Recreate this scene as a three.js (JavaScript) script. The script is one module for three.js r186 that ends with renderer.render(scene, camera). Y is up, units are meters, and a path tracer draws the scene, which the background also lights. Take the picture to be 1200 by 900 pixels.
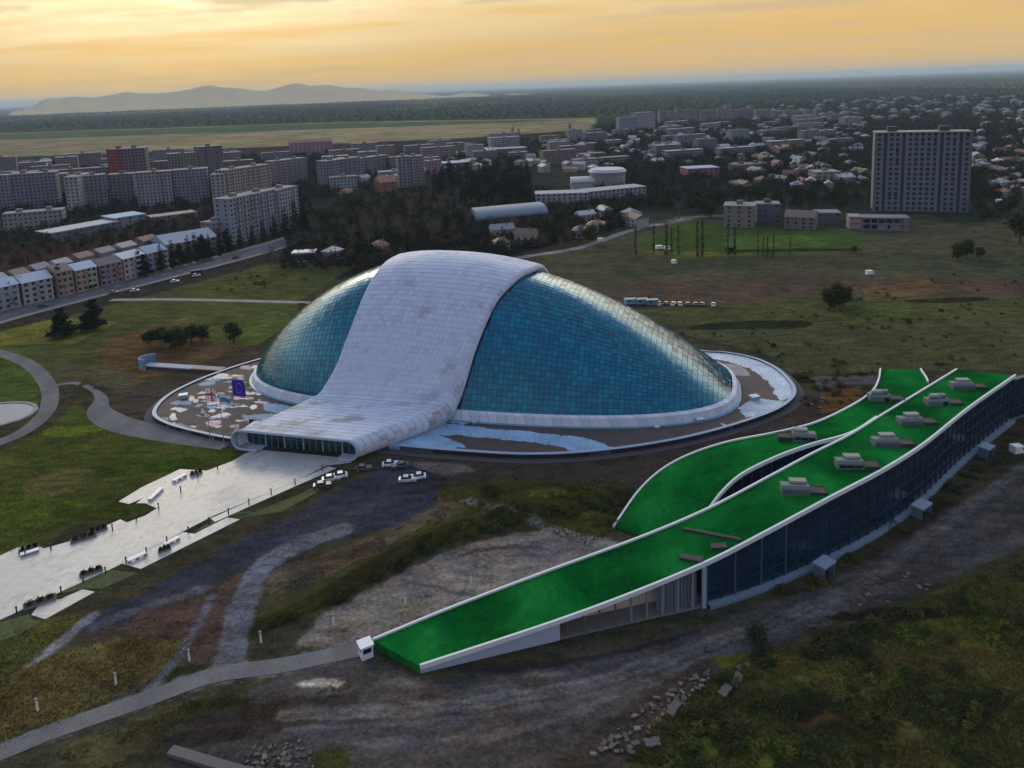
import * as THREE from 'three';
import { mergeGeometries } from 'three/addons/utils/BufferGeometryUtils.js';

// ---------------------------------------------------------------- camera
const scene = new THREE.Scene();
const renderer = new THREE.WebGLRenderer();
renderer.toneMapping = THREE.LinearToneMapping;
renderer.toneMappingExposure = 1.02;
renderer.shadowMap.enabled = true;
const FOCAL = 880, ROLL = 2.1 * Math.PI / 180, CAM_H = 95, MIDY = 242;   // focal length in photo pixels (1200 x 900); the photo is a crop, its optical axis meets row MIDY
const PITCH = Math.atan((MIDY - 102) * Math.cos(ROLL) / FOCAL);
const EYE = new THREE.Vector3(0, CAM_H, 0);
const FW = new THREE.Vector3(0, -Math.sin(PITCH), -Math.cos(PITCH));
const UP0 = new THREE.Vector3(0, Math.cos(PITCH), -Math.sin(PITCH)), RT0 = new THREE.Vector3(1, 0, 0);
const RT = RT0.clone().multiplyScalar(Math.cos(ROLL)).addScaledVector(UP0, -Math.sin(ROLL));
const UPV = RT0.clone().multiplyScalar(Math.sin(ROLL)).addScaledVector(UP0, Math.cos(ROLL));
const FULL_H = 2 * (900 - MIDY);
const camera = new THREE.PerspectiveCamera(2 * Math.atan(FULL_H / 2 / FOCAL) * 180 / Math.PI, 1200 / FULL_H, 1, 120000);
camera.setViewOffset(1200, FULL_H, 0, FULL_H / 2 - MIDY, 1200, 900);
camera.matrixAutoUpdate = true;
camera.position.copy(EYE);
camera.quaternion.setFromRotationMatrix(new THREE.Matrix4().makeBasis(RT, UPV, FW.clone().negate()));

// a photo pixel -> the point where its ray meets the level plane at height h
function at(x, y, h = 0) {
  const d = FW.clone().multiplyScalar(FOCAL).addScaledVector(RT, x - 600).addScaledVector(UPV, MIDY - y);
  return EYE.clone().addScaledVector(d, (h - CAM_H) / d.y);
}
const pxAt = (p) => FOCAL / p.clone().sub(EYE).dot(FW);               // pixels per metre at a point

// ---------------------------------------------------------------- random numbers and noise
function mulberry(a) { return () => { a |= 0; a = a + 0x6D2B79F5 | 0; let t = Math.imul(a ^ a >>> 15, 1 | a); t = t + Math.imul(t ^ t >>> 7, 61 | t) ^ t; return ((t ^ t >>> 14) >>> 0) / 4294967296; }; }
let rnd = mulberry(7);
const rr = (a, b) => a + (b - a) * rnd(), pick = (a) => a[Math.floor(rnd() * a.length)];
const LAT = new Float32Array(65536); { const r = mulberry(99); for (let i = 0; i < 65536; i++) LAT[i] = r() * 2 - 1; }
function vn(x, y) {
  const ix = Math.floor(x), iy = Math.floor(y), fx = x - ix, fy = y - iy, sx = fx * fx * (3 - 2 * fx), sy = fy * fy * (3 - 2 * fy);
  const a = LAT[((iy & 255) << 8) | (ix & 255)], b = LAT[((iy & 255) << 8) | ((ix + 1) & 255)], c = LAT[(((iy + 1) & 255) << 8) | (ix & 255)], d = LAT[(((iy + 1) & 255) << 8) | ((ix + 1) & 255)];
  return a + (b - a) * sx + (c - a) * sy + (a - b - c + d) * sx * sy;
}
function fbm(x, y, o = 4) { let s = 0, a = 1, n = 0; for (let i = 0; i < o; i++) { s += a * vn(x, y); n += a; a *= 0.5; x = x * 2.03 + 17.3; y = y * 2.03 + 5.7; } return s / n * 1.5; }
const clamp = (x, a = 0, b = 1) => Math.min(b, Math.max(a, x)), lerp = (a, b, t) => a + (b - a) * t, sst = (a, b, x) => { const t = clamp((x - a) / (b - a)); return t * t * (3 - 2 * t); };
const s2l = (c) => { c /= 255; return c <= 0.04045 ? c / 12.92 : Math.pow((c + 0.055) / 1.055, 2.4); };
const lin = (r, g, b) => [s2l(r), s2l(g), s2l(b)];

// ---------------------------------------------------------------- sky and sun
const SUN_AZ = -24 * Math.PI / 180, SUN_EL = 24 * Math.PI / 180;       // left of straight ahead, behind the dome
const SUN = new THREE.Vector3(Math.sin(SUN_AZ) * Math.cos(SUN_EL), Math.sin(SUN_EL), -Math.cos(SUN_AZ) * Math.cos(SUN_EL));
{
  const W = 2048, H = 1024, data = new Float32Array(W * H * 4);
  const orange = lin(226, 182, 98), cream = lin(255, 232, 176), brown = lin(196, 154, 92), blue = [0.27, 0.43, 0.76], grey = lin(164, 134, 94), pale = lin(232, 208, 158);
  for (let r = 0; r < H; r++) {
    const up = ((r + 0.5) / H - 0.5) * Math.PI, e = up * 180 / Math.PI;
    if (e < -1.5) { for (let c = 0; c < W; c++) data.set([0.3, 0.3, 0.32, 1], (r * W + c) * 4); continue; }
    for (let c = 0; c < W; c++) {
      const az = ((c + 0.5) / W - 0.5) * 2 * Math.PI, x = Math.cos(az) * Math.cos(up), z = Math.sin(az) * Math.cos(up), y = Math.sin(up);
      const cs = x * SUN.x + y * SUN.y + z * SUN.z, ang = Math.acos(clamp(cs, -1, 1)) * 180 / Math.PI;
      const a = Math.atan2(x, -z) * 180 / Math.PI, ec = Math.max(e, 0);
      // stretched cloud streaks, in metres of a cloud deck overhead
      const k = 1 / (Math.sin(Math.max(up, 0.0)) + 0.055), cx = x * k, cz = z * k;
      const n1 = fbm(cx * 0.55 + 3, cz * 1.5 + 9, 5), n2 = fbm(cx * 1.1 + 40, cz * 3.4 + 2, 4);
      const warm = Math.exp(-Math.pow(ec / 21, 2)) * lerp(0.5, 1, sst(150, 20, Math.abs(a)));   // the warm belt over the horizon
      const glow = Math.exp(-Math.pow(ang / 15, 2)), side = sst(35, -40, a) * sst(0.5, 7, ec) * sst(120, 60, Math.abs(a));
      const o = [0, 0, 0];
      for (let i = 0; i < 3; i++) {
        let w = lerp(orange[i], brown[i], clamp(0.3 + 0.8 * n1 + 0.7 * n2) * 0.75);
        w = lerp(w, cream[i] * 0.98, clamp(side * (0.7 + 0.8 * n1 + 0.7 * n2), 0, 1));
        w = lerp(w, pale[i], 0.6 * Math.exp(-Math.pow(ec / 0.55, 2)));
        let b = blue[i] * (1 + 0.22 * n1 + 0.1 * n2);
        let v = lerp(b, w, warm);
        v += glow * cream[i] * 1.2 + [1, 0.9, 0.66][i] * 3.6 * Math.exp(-Math.pow((ec - 24.5) / 10.5, 2)) * Math.exp(-Math.pow((a - 2) / 92, 2)) * (1 + 0.25 * n1);
        // a few ragged darker streaks
        const st = sst(0.12, 0.6, n2 * 0.8 + n1 * 0.5) * sst(3.5, 7.5, ec) * 0.62;
        v = lerp(v, grey[i], st);
        o[i] = v;
      }
      const d = (r * W + c) * 4;
      data[d] = o[0]; data[d + 1] = o[1]; data[d + 2] = o[2]; data[d + 3] = 1;
    }
  }
  const t = new THREE.DataTexture(data, W, H, THREE.RGBAFormat, THREE.FloatType);
  t.mapping = THREE.EquirectangularReflectionMapping; t.magFilter = THREE.LinearFilter; t.needsUpdate = true;
  scene.background = t; scene.environment = t;
}
const sun = new THREE.DirectionalLight(new THREE.Color().setRGB(1, 0.86, 0.66), 0.6);
sun.position.copy(SUN).multiplyScalar(600).add(new THREE.Vector3(0, 0, -240));
sun.target.position.set(0, 0, -240); scene.add(sun.target);
sun.castShadow = true; sun.shadow.radius = 20; sun.shadow.mapSize.set(4096, 4096);
Object.assign(sun.shadow.camera, { left: -350, right: 350, top: 350, bottom: -350, near: 10, far: 1600 });
scene.add(sun);
scene.fog = new THREE.FogExp2(new THREE.Color().setRGB(0.66, 0.85, 1.0), 0.000055);

// ---------------------------------------------------------------- building helpers
const used = new Map();
function numbered(n) { const k = used.get(n) ?? 0; used.set(n, k + 1); return k ? n + '_' + String(k).padStart(3, '0') : n; }
const shadowed = (o) => { o.traverse((m) => { if (m.isMesh) { m.castShadow = true; m.receiveShadow = true; } }); return o; };
function part(name, g, m, parent) { const o = new THREE.Mesh(g, m); o.name = name; o.castShadow = o.receiveShadow = true; parent.add(o); return o; }
function thing(name, label, category, group, p = [0, 0, 0], turn = 0) {
  const o = new THREE.Group(); o.name = numbered(name); o.userData = { label, category }; if (group) o.userData.group = group;
  if (p.isVector3) o.position.copy(p); else o.position.set(...p); o.rotation.y = turn; scene.add(o); return o;
}
function solo(name, g, m, label, category, group) { const o = new THREE.Mesh(g, m); o.name = numbered(name); o.userData = { label, category }; if (group) o.userData.group = group; o.castShadow = o.receiveShadow = true; scene.add(o); return o; }
function structure(name, g, m, kind = 'structure') { const o = new THREE.Mesh(g, m); o.name = numbered(name); o.userData.kind = kind; o.castShadow = o.receiveShadow = true; scene.add(o); return o; }
const col = (r, g, b) => new THREE.Color().setRGB(...lin(r, g, b));
const mat = (r, g, b, rough = 0.85, x = {}) => new THREE.MeshStandardMaterial({ color: col(r, g, b), roughness: rough, ...x });
const phys = (r, g, b, rough, x = {}) => new THREE.MeshPhysicalMaterial({ color: col(r, g, b), roughness: rough, ...x });
function box(w, h, d, x = 0, y = 0, z = 0, ry = 0) { const g = new THREE.BoxGeometry(w, h, d); if (ry) g.rotateY(ry); g.translate(x, y, z); return g; }
const merge = (l) => mergeGeometries(l.map((g) => g.index ? g.toNonIndexed() : g), false);
function bar(a, b, w, h) {                                             // a beam between two points
  const d = b.clone().sub(a), g = new THREE.BoxGeometry(w, h, d.length());
  g.applyMatrix4(new THREE.Matrix4().lookAt(new THREE.Vector3(), d, Math.abs(d.y) > 0.99 * d.length() ? new THREE.Vector3(1, 0, 0) : new THREE.Vector3(0, 1, 0)));
  return g.translate((a.x + b.x) / 2, (a.y + b.y) / 2, (a.z + b.z) / 2);
}
function tris(list) {                                                  // list of [a,b,c(,d)] of Vector3 -> flat shaded geometry
  const p = []; for (const f of list) { for (let i = 2; i < f.length; i++) for (const v of [f[0], f[i - 1], f[i]]) p.push(v.x, v.y, v.z); }
  const g = new THREE.BufferGeometry(); g.setAttribute('position', new THREE.Float32BufferAttribute(p, 3));
  const uv = new Float32Array(p.length / 3 * 2); for (let i = 0; i < p.length / 3; i++) { uv[i * 2] = p[i * 3]; uv[i * 2 + 1] = p[i * 3 + 2]; }
  g.setAttribute('uv', new THREE.BufferAttribute(uv, 2)); g.computeVertexNormals(); return g;
}
function sheet(pts, y, thick = 0.05, uvs = 1) {                        // plan polygon (Vector3 list) -> slab with its top at y
  const s = new THREE.Shape(pts.map((p) => new THREE.Vector2(p.x, -p.z)));
  const g = new THREE.ExtrudeGeometry(s, { depth: thick, bevelEnabled: false }); g.rotateX(-Math.PI / 2); g.translate(0, y - thick, 0);
  const P = g.attributes.position, u = g.attributes.uv; for (let i = 0; i < P.count; i++) u.setXY(i, P.getX(i) * uvs, P.getZ(i) * uvs);
  return g;
}
const px = (l, h = 0) => l.map(([x, y]) => at(x, y, h));
function ribbonPts(line, w) {                                          // centre line (Vector3) -> outline of a strip
  const c = new THREE.CatmullRomCurve3(line), n = line.length * 6, L = [], R = [];
  for (let i = 0; i <= n; i++) { const p = c.getPoint(i / n), t = c.getTangent(i / n), s = new THREE.Vector3(-t.z, 0, t.x).normalize(), ww = (typeof w === 'function' ? w(i / n) : w) / 2; L.push(p.clone().addScaledVector(s, ww)); R.push(p.clone().addScaledVector(s, -ww)); }
  return L.concat(R.reverse());
}
function noiseTex(size, fn, srgb = true) {                             // tileable by construction of fn(u, v) in 0..1
  const d = new Uint8Array(size * size * 4);
  for (let y = 0; y < size; y++) for (let x = 0; x < size; x++) { const v = fn(x / size, y / size), i = (y * size + x) * 4; d[i] = v[0]; d[i + 1] = v[1]; d[i + 2] = v[2]; d[i + 3] = 255; }
  const t = new THREE.DataTexture(d, size, size); t.wrapS = t.wrapT = THREE.RepeatWrapping; t.magFilter = THREE.LinearFilter; if (srgb) t.colorSpace = THREE.SRGBColorSpace; t.needsUpdate = true; return t;
}
function tileNoise(u, v, f, o = 4) { let s = 0, a = 1, n = 0; for (let i = 0; i < o; i++) { const m = f << i, x = u * m, y = v * m, ix = Math.floor(x), iy = Math.floor(y), fx = x - ix, fy = y - iy, sx = fx * fx * (3 - 2 * fx), sy = fy * fy * (3 - 2 * fy), q = (i + 1) * 37; const L = (a_, b_) => LAT[((((b_ % m) + q) & 255) << 8) | (((a_ % m) + q * 3) & 255)]; const A = L(ix, iy), B = L(ix + 1, iy), C = L(ix, iy + 1), D = L(ix + 1, iy + 1); s += a * (A + (B - A) * sx + (C - A) * sy + (A - B - C + D) * sx * sy); n += a; a *= 0.55; } return s / n; }
const bumpNoise = noiseTex(512, (u, v) => { const n = 128 + 150 * tileNoise(u, v, 16, 5); return [n, n, n].map((x) => clamp(x, 0, 255)); }, false);
const rep = (t, k) => { const c = t.clone(); c.repeat.set(k, k); c.needsUpdate = true; return c; };

// ---------------------------------------------------------------- the ground
// albedo maps: zones drawn as plan polygons, then broken up with noise
const NEAR = { x0: -280, x1: 280, z0: -500, z1: -70, w: 2048, h: 1568 }, MID = { x0: -1900, x1: 2300, z0: -3800, z1: -70, w: 1536, h: 1536 };
function zoneCanvas(R, w, h, base, draw) {
  const c = document.createElement('canvas'); c.width = w; c.height = h; const g = c.getContext('2d'); g.fillStyle = base; g.fillRect(0, 0, w, h);
  const X = (p) => (p.x - R.x0) / (R.x1 - R.x0) * w, Y = (p) => (p.z - R.z0) / (R.z1 - R.z0) * h, k = w / (R.x1 - R.x0);
  const path = (pts) => { g.beginPath(); pts.forEach((p, i) => i ? g.lineTo(X(p), Y(p)) : g.moveTo(X(p), Y(p))); };
  draw({ poly: (color, list) => { g.fillStyle = color; path(px(list)); g.closePath(); g.fill(); },
    line: (color, width, list) => { g.strokeStyle = color; g.lineWidth = width * k; g.lineJoin = g.lineCap = 'round'; path(new THREE.CatmullRomCurve3(px(list)).getPoints(60)); g.stroke(); },
    blob: (color, x, y, rx, rz) => { const p = at(x, y); g.fillStyle = color; g.beginPath(); g.ellipse(X(p), Y(p), rx * k, rz * k, 0, 0, 7); g.fill(); } });
  return g.getImageData(0, 0, w, h).data;
}
const LAWN = [[-80, 560], [0, 530], [60, 500], [90, 470], [112, 490], [150, 508], [200, 520], [280, 528], [270, 545], [160, 575], [60, 630], [0, 655], [-80, 690]];
function nearZones(d) {
  midZones(d);
  d.poly('#474a2a', [[-300, 395], [0, 392], [100, 365], [350, 300], [350, 370], [200, 420], [100, 440], [-100, 470]]);
  d.poly('#5d5c2c', [[0, 388], [70, 372], [140, 378], [90, 402], [0, 405]]);
  d.poly('#54432f', [[130, 395], [190, 380], [260, 385], [300, 410], [250, 430], [150, 445], [110, 430]]);
  d.poly('#4a5228', [[240, 392], [330, 362], [345, 378], [300, 405], [250, 402]]); d.line('#6b4a3c', 1.5, [[195, 378], [230, 372]]);
  d.poly('#414d22', [[-200, 430], [0, 420], [35, 432], [48, 460], [35, 490], [-200, 560]]);
  d.poly('#4a4634', [[70, 425], [150, 440], [190, 450], [160, 470], [110, 450], [62, 448]]);
  d.poly('#403a32', [[160, 452], [290, 405], [320, 425], [180, 470], [175, 500], [260, 515], [300, 520], [150, 500], [128, 475]]);
  d.poly('#42481f', LAWN);
  d.blob('#4e4a2a', 70, 565, 9, 7); d.blob('#4a5720', 30, 600, 14, 6); d.blob('#56601f', 85, 505, 9, 4); d.blob('#364418', 180, 545, 16, 4); d.blob('#3a4319', 120, 600, 12, 3);
  // back right: striped dry pasture
  d.poly('#4a4036', [[690, 345], [760, 325], [980, 322], [1250, 330], [1250, 346], [980, 345], [740, 365]]);
  d.poly('#45462c', [[740, 362], [1000, 346], [1250, 352], [1250, 400], [930, 385], [760, 380]]);
  d.poly('#5a4a33', [[1010, 338], [1090, 328], [1110, 342], [1015, 352]]); d.poly('#46502a', [[1000, 362], [1070, 358], [1060, 374], [1000, 378]]);
  d.blob('#22281a', 880, 382, 24, 6); d.blob('#2a2618', 1110, 352, 18, 3.5); d.blob('#22271a', 970, 442, 22, 4); d.blob('#2a2c1c', 1060, 395, 20, 4);
  d.poly('#43442e', [[780, 387], [1250, 382], [1250, 430], [930, 440], [900, 415]]);
  d.poly('#37312d', [[925, 470], [1030, 435], [1010, 490], [900, 520], [740, 580], [560, 545], [700, 540], [880, 505]]);
  d.poly('#4c4747', [[945, 440], [1030, 440], [1025, 450], [960, 452]]); d.poly('#543f27', [[962, 460], [1010, 452], [1005, 475], [962, 485]]);
  // front of the dome
  d.poly('#3a352f', [[440, 532], [560, 545], [720, 545], [880, 510], [740, 600], [640, 600], [500, 580]]);
  d.poly('#5c5654', [[455, 540], [540, 542], [560, 552], [520, 556], [470, 548]]);
  d.poly('#3e3f20', [[500, 575], [580, 560], [740, 570], [725, 620], [700, 640], [620, 625], [560, 600], [510, 600]]);
  d.poly('#34381a', [[560, 575], [650, 565], [730, 580], [700, 600], [600, 595]]); d.blob('#544f2a', 640, 578, 5, 2);
  d.poly('#4e4438', [[505, 578], [545, 585], [525, 607], [470, 637], [400, 668], [318, 700], [314, 672], [380, 650], [440, 625], [490, 600]]);
  // the grey lot behind the ramp
  d.poly('#6b6662', [[600, 625], [660, 620], [745, 640], [700, 662], [600, 700], [440, 752], [395, 762], [345, 758], [378, 720], [440, 690], [480, 665], [540, 640]]);
  d.poly('#746e67', [[400, 722], [520, 672], [600, 682], [560, 712], [430, 752], [385, 748]]); d.poly('#615c5c', [[560, 645], [660, 626], [720, 646], [640, 662]]); d.poly('#6f6862', [[350, 755], [400, 722], [425, 735], [390, 758]]);
  d.line('#474345', 0.6, [[470, 680], [520, 690], [560, 700]]); d.line('#4a4648', 0.5, [[560, 650], [545, 690], [520, 720]]); d.line('#454143', 1.2, [[540, 650], [600, 640], [640, 643]]);
  d.line('#2e2d1a', 5.5, [[650, 604], [590, 604], [525, 618], [450, 663], [380, 700], [300, 738]]); d.line('#3b3a20', 2, [[600, 600], [520, 612], [440, 655], [310, 722]]);
  d.line('#625d5a', 2.6, [[545, 586], [590, 599], [655, 624]]);
  // the asphalt lot and its lane beside the plaza
  d.poly('#33343d', [[432, 556], [470, 540], [515, 558], [512, 588], [480, 610], [400, 634], [330, 648], [250, 688], [110, 743], [88, 733], [180, 688], [270, 637], [350, 600]]);
  d.poly('#3a3b45', [[300, 650], [345, 620], [440, 590], [430, 620], [330, 648]]);
  d.line('#66646a', 2.4, [[108, 722], [60, 762], [20, 797], [-40, 845]]); d.line('#4a4950', 2.4, [[240, 690], [160, 715], [110, 735]]);
  d.line('#5a5a61', 5.4, [[400, 622], [345, 640], [304, 668], [283, 715], [271, 760], [268, 788]]); d.poly('#5a5a61', [[252, 790], [262, 765], [280, 765], [300, 782], [285, 790]]); d.line('#565458', 0.5, [[340, 660], [310, 690], [292, 735], [285, 770]]);
  d.poly('#4a3c35', [[112, 742], [250, 695], [285, 665], [265, 715], [256, 765], [225, 785], [150, 815], [80, 800]]);
  d.poly('#544b2c', [[-60, 870], [0, 800], [60, 768], [150, 745], [222, 750], [190, 790], [120, 826], [0, 872]]); d.poly('#564a2d', [[60, 790], [150, 752], [190, 760], [140, 795], [60, 820]]);
  d.poly('#454522', [[-60, 745], [0, 732], [50, 727], [106, 716], [28, 780], [-60, 830]]); d.blob('#4a3c35', 220, 735, 5, 2); d.blob('#4b3a34', 190, 720, 5, 1.5);
  d.blob('#2c2e18', 222, 790, 3.4, 2.2); d.line('#57565e', 1.6, [[250, 700], [215, 760], [185, 800], [160, 826]]);
  // the lower road and the gravel yard
  d.poly('#45413f', [[180, 905], [250, 830], [330, 790], [430, 765], [500, 800], [650, 780], [840, 730], [1000, 660], [1250, 520], [1250, 620], [1080, 690], [900, 760], [820, 790], [740, 850], [700, 960], [100, 960]]);
  d.line('#6a676b', 3.6, [[-60, 902], [60, 858], [170, 820], [250, 792], [330, 780], [425, 760]]); d.line('#504c50', 0.7, [[-60, 904], [60, 861], [170, 823], [250, 795], [330, 783]]);
  d.poly('#332d2a', [[240, 830], [420, 810], [420, 835], [300, 865], [180, 880]]); d.poly('#45402a', [[60, 880], [160, 842], [230, 822], [200, 850], [120, 905]]);
  d.blob('#2c2e1a', 250, 825, 6, 1.6); d.blob('#38371c', 385, 895, 3, 3); d.line('#2c282a', 1.1, [[480, 762], [560, 786], [700, 770], [820, 740]]); d.line('#2b2728', 0.8, [[200, 872], [320, 850], [470, 835]]);
  d.line('#5a5655', 2.6, [[330, 838], [520, 828], [700, 798], [860, 743], [1000, 688], [1100, 618], [1210, 538]]); d.line('#545052', 1.6, [[420, 870], [600, 860], [720, 815], [900, 745], [1060, 680]]); d.line('#4e4a50', 1.4, [[330, 860], [540, 845], [720, 802]]);
  d.blob('#a59a8c', 375, 801, 4, 0.9); d.blob('#57514c', 470, 800, 5, 1); d.blob('#6a6462', 640, 790, 4, 0.5);
  d.poly('#3a362c', [[860, 720], [960, 690], [1100, 610], [1200, 520], [1200, 500], [1080, 590], [960, 665], [850, 712]]);
  for (let k = -3; k <= 3; k++) { d.line(k % 2 ? '#3d3a39' : '#625e5d', 0.35, [[330 + k, 845 + k * 5], [520, 833 + k * 5], [700, 803 + k * 5], [860, 748 + k * 4.4], [1000, 692 + k * 3.6], [1100, 622 + k * 3.2], [1210, 541 + k * 3]]); }
  for (const k of [-1, 1]) { d.line('#575457', 0.5, [[-60, 902 + k * 6], [60, 858 + k * 6], [170, 820 + k * 5], [250, 792 + k * 4], [330, 780 + k * 3], [425, 760 + k * 3]]); d.line('#7a777a', 0.5, [[-60, 902 + k * 3], [60, 858 + k * 3], [170, 820 + k * 2.5], [250, 792 + k * 2], [330, 780 + k * 1.5], [425, 760 + k * 1.5]]); }
  // bottom right rough grass
  d.poly('#403f22', [[700, 960], [740, 860], [830, 800], [880, 770], [1000, 735], [1080, 700], [1200, 650], [1400, 600], [1400, 1000]]);
  d.blob('#46461f', 960, 790, 12, 3); d.blob('#443621', 1000, 850, 8, 3); d.blob('#434a1e', 860, 880, 9, 3); d.blob('#484a1d', 1130, 740, 12, 5); d.blob('#23251a', 1100, 830, 10, 3); d.blob('#22241a', 930, 830, 7, 2.5); d.blob('#4b4d1f', 880, 775, 8, 2); d.blob('#3f401d', 1180, 700, 10, 4); d.blob('#241f18', 1060, 720, 14, 1.6);
  d.poly('#3b3530', [[640, 905], [690, 860], [760, 810], [830, 770], [850, 790], [760, 850], [730, 905]]);
}
function midZones(d) {
  d.poly('#2c3626', [[-1200, 200], [0, 186], [700, 140], [1500, 110], [1500, 74], [700, 102], [0, 128], [-1200, 172]]);
  d.poly('#786f54', [[-900, 192], [0, 184], [420, 170], [690, 152], [700, 138], [400, 143], [0, 156], [-900, 172]]);
  d.poly('#83785c', [[150, 176], [560, 160], [660, 148], [500, 146], [250, 158]]); d.poly('#47543c', [[-900, 178], [0, 164], [420, 150], [700, 140], [400, 144], [0, 157], [-900, 172]]);
  d.poly('#2e2e2a', [[-600, 330], [0, 300], [350, 250], [700, 205], [700, 155], [0, 186], [-600, 200]]);
  d.poly('#232523', [[340, 335], [600, 300], [740, 262], [760, 225], [560, 222], [400, 240]]);
  d.poly('#262a25', [[690, 245], [1400, 245], [1400, 100], [700, 140]]);
  d.poly('#454433', [[600, 312], [760, 262], [830, 255], [1010, 270], [1400, 240], [1400, 470], [690, 350]]);
  d.poly('#3a4a24', [[735, 292], [800, 262], [1005, 272], [1012, 290], [900, 301], [790, 303]]); d.poly('#4d5228', [[740, 293], [850, 296], [900, 299], [790, 303]]);
  d.poly('#43542a', [[850, 276], [990, 277], [960, 290], [850, 292]]); d.poly('#272a1c', [[860, 293], [1010, 291], [1010, 294], [860, 296]]);
  d.poly('#3e4030', [[690, 330], [900, 312], [1250, 325], [1250, 300], [1010, 296], [800, 305]]);
  d.line('#77747a', 6, [[590, 305], [680, 290], [740, 270], [800, 258], [860, 253]]);
  d.poly('#34302c', [[-600, 420], [0, 360], [330, 280], [380, 260], [360, 330], [100, 400], [-600, 470]]);
  d.poly('#3c221a', [[-100, 322], [0, 300], [60, 285], [190, 262], [190, 280], [100, 295], [0, 320]]);
  d.poly('#41452a', [[-600, 470], [-100, 420], [360, 300], [420, 310], [340, 360], [-100, 460]]);
}
function groundTexture(R, base, zones, warp, grain, seed) {
  const zw = R.w / 2, zh = R.h / 2, zone = zoneCanvas(R, zw, zh, base, zones), d = new Uint8Array(R.w * R.h * 4), mx = (R.x1 - R.x0) / R.w, mz = (R.z1 - R.z0) / R.h;
  for (let j = 0; j < R.h; j++) for (let i = 0; i < R.w; i++) {
    const x = R.x0 + (i + 0.5) * mx, z = R.z0 + (j + 0.5) * mz;
    const wx = warp * (fbm(x / warp / 5 + seed, z / warp / 5, 3) + 0.35 * vn(x / warp * 1.3, z / warp * 1.3)), wz = warp * (fbm(x / warp / 5 + 91, z / warp / 5 + seed, 3) + 0.35 * vn(x / warp * 1.3 + 50, z / warp * 1.3));
    const fx = clamp((x + wx - R.x0) / mx / 2 - 0.5, 0, zw - 1.001), fz = clamp((z + wz - R.z0) / mz / 2 - 0.5, 0, zh - 1.001), ix = Math.floor(fx), iz = Math.floor(fz), tx = fx - ix, tz = fz - iz;
    const b = (iz * zw + ix) * 4, o = (j * R.w + i) * 4;
    const big = fbm(x / grain / 24 + seed, z / grain / 24 + 3, 3), mid = fbm(x / grain / 9 + 7, z / grain / 3.4 + seed, 3), fine = vn(x / grain + 31, z / grain * 1.2) + 0.8 * vn(x / grain * 2.3 + 11, z / grain * 2.6);
    const hue = fbm(x / grain / 12 + 77, z / grain / 9, 3);
    const k = 1 + 0.1 * big + 0.17 * mid + 0.17 * fine;
    for (let c = 0; c < 3; c++) {
      const v = (zone[b + c] * (1 - tx) + zone[b + 4 + c] * tx) * (1 - tz) + (zone[b + zw * 4 + c] * (1 - tx) + zone[b + zw * 4 + 4 + c] * tx) * tz;
      d[o + c] = clamp(v * k * (1 + hue * [0.05, 0, -0.06][c]), 4, 250);
    }
    d[o + 3] = 255;
  }
  const t = new THREE.DataTexture(d, R.w, R.h); t.colorSpace = THREE.SRGBColorSpace; t.magFilter = THREE.LinearFilter; t.needsUpdate = true; return t;
}
// roughness of the relief: 0 on paved or built land
const RELIEF = (() => {
  const W = 512, H = 384, z = zoneCanvas(NEAR, W, H, '#404040', (d) => {
    d.poly('#161616', LAWN); d.poly('#ffffff', [[740, 880], [850, 810], [1000, 745], [1200, 665], [1500, 560], [1500, 1100], [700, 1100]]);
    d.line('#e0e0e0', 7, [[640, 603], [590, 605], [520, 620], [450, 665], [380, 700], [310, 733]]);
    d.poly('#2a2a2a', [[400, 720], [560, 640], [720, 640], [430, 755]]);
    d.poly('#000000', [[432, 545], [520, 545], [520, 600], [380, 650], [250, 700], [110, 745], [-100, 830], [-100, 640], [160, 570], [280, 520]]);
    d.poly('#000000', [[160, 520], [170, 470], [300, 400], [500, 290], [860, 380], [960, 440], [960, 480], [880, 520], [700, 550], [440, 545], [280, 530]]);
    d.poly('#000000', [[420, 745], [700, 640], [720, 620], [730, 560], [920, 495], [1000, 420], [1250, 400], [1250, 500], [1150, 540], [970, 670], [840, 720], [640, 765], [480, 805]]);
    d.line('#000000', 12, [[-40, 405], [0, 413], [30, 425], [52, 445], [60, 465], [50, 490], [20, 512], [-40, 535]]);
    d.line('#000000', 9, [[95, 458], [120, 475], [115, 490], [150, 502], [200, 512], [280, 522]]);
    d.poly('#000000', [[-400, 500], [-100, 425], [0, 395], [200, 337], [360, 290], [360, 270], [100, 330], [-400, 400]]); d.line('#000000', 6, [[130, 352], [250, 352], [370, 354]]);
    d.poly('#000000', [[-100, 465], [45, 465], [45, 510], [-100, 520]]); d.poly('#000000', [[150, 410], [260, 420], [260, 450], [150, 445]]);
    d.line('#000000', 8, [[372, 632], [322, 650], [292, 685], [276, 730], [268, 765], [272, 790]]); d.line('#1c1c1c', 10, [[330, 840], [520, 830], [700, 800], [860, 745], [1000, 690], [1100, 620], [1210, 540]]); d.line('#000000', 8, [[-60, 905], [60, 860], [170, 822], [250, 792], [330, 780], [420, 762]]);
  });
  return (x, zz) => { const i = Math.floor((x - NEAR.x0) / (NEAR.x1 - NEAR.x0) * W), j = Math.floor((zz - NEAR.z0) / (NEAR.z1 - NEAR.z0) * H); return i < 0 || j < 0 || i >= W || j >= H ? 0 : z[(j * W + i) * 4] / 255; };
})();
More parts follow.
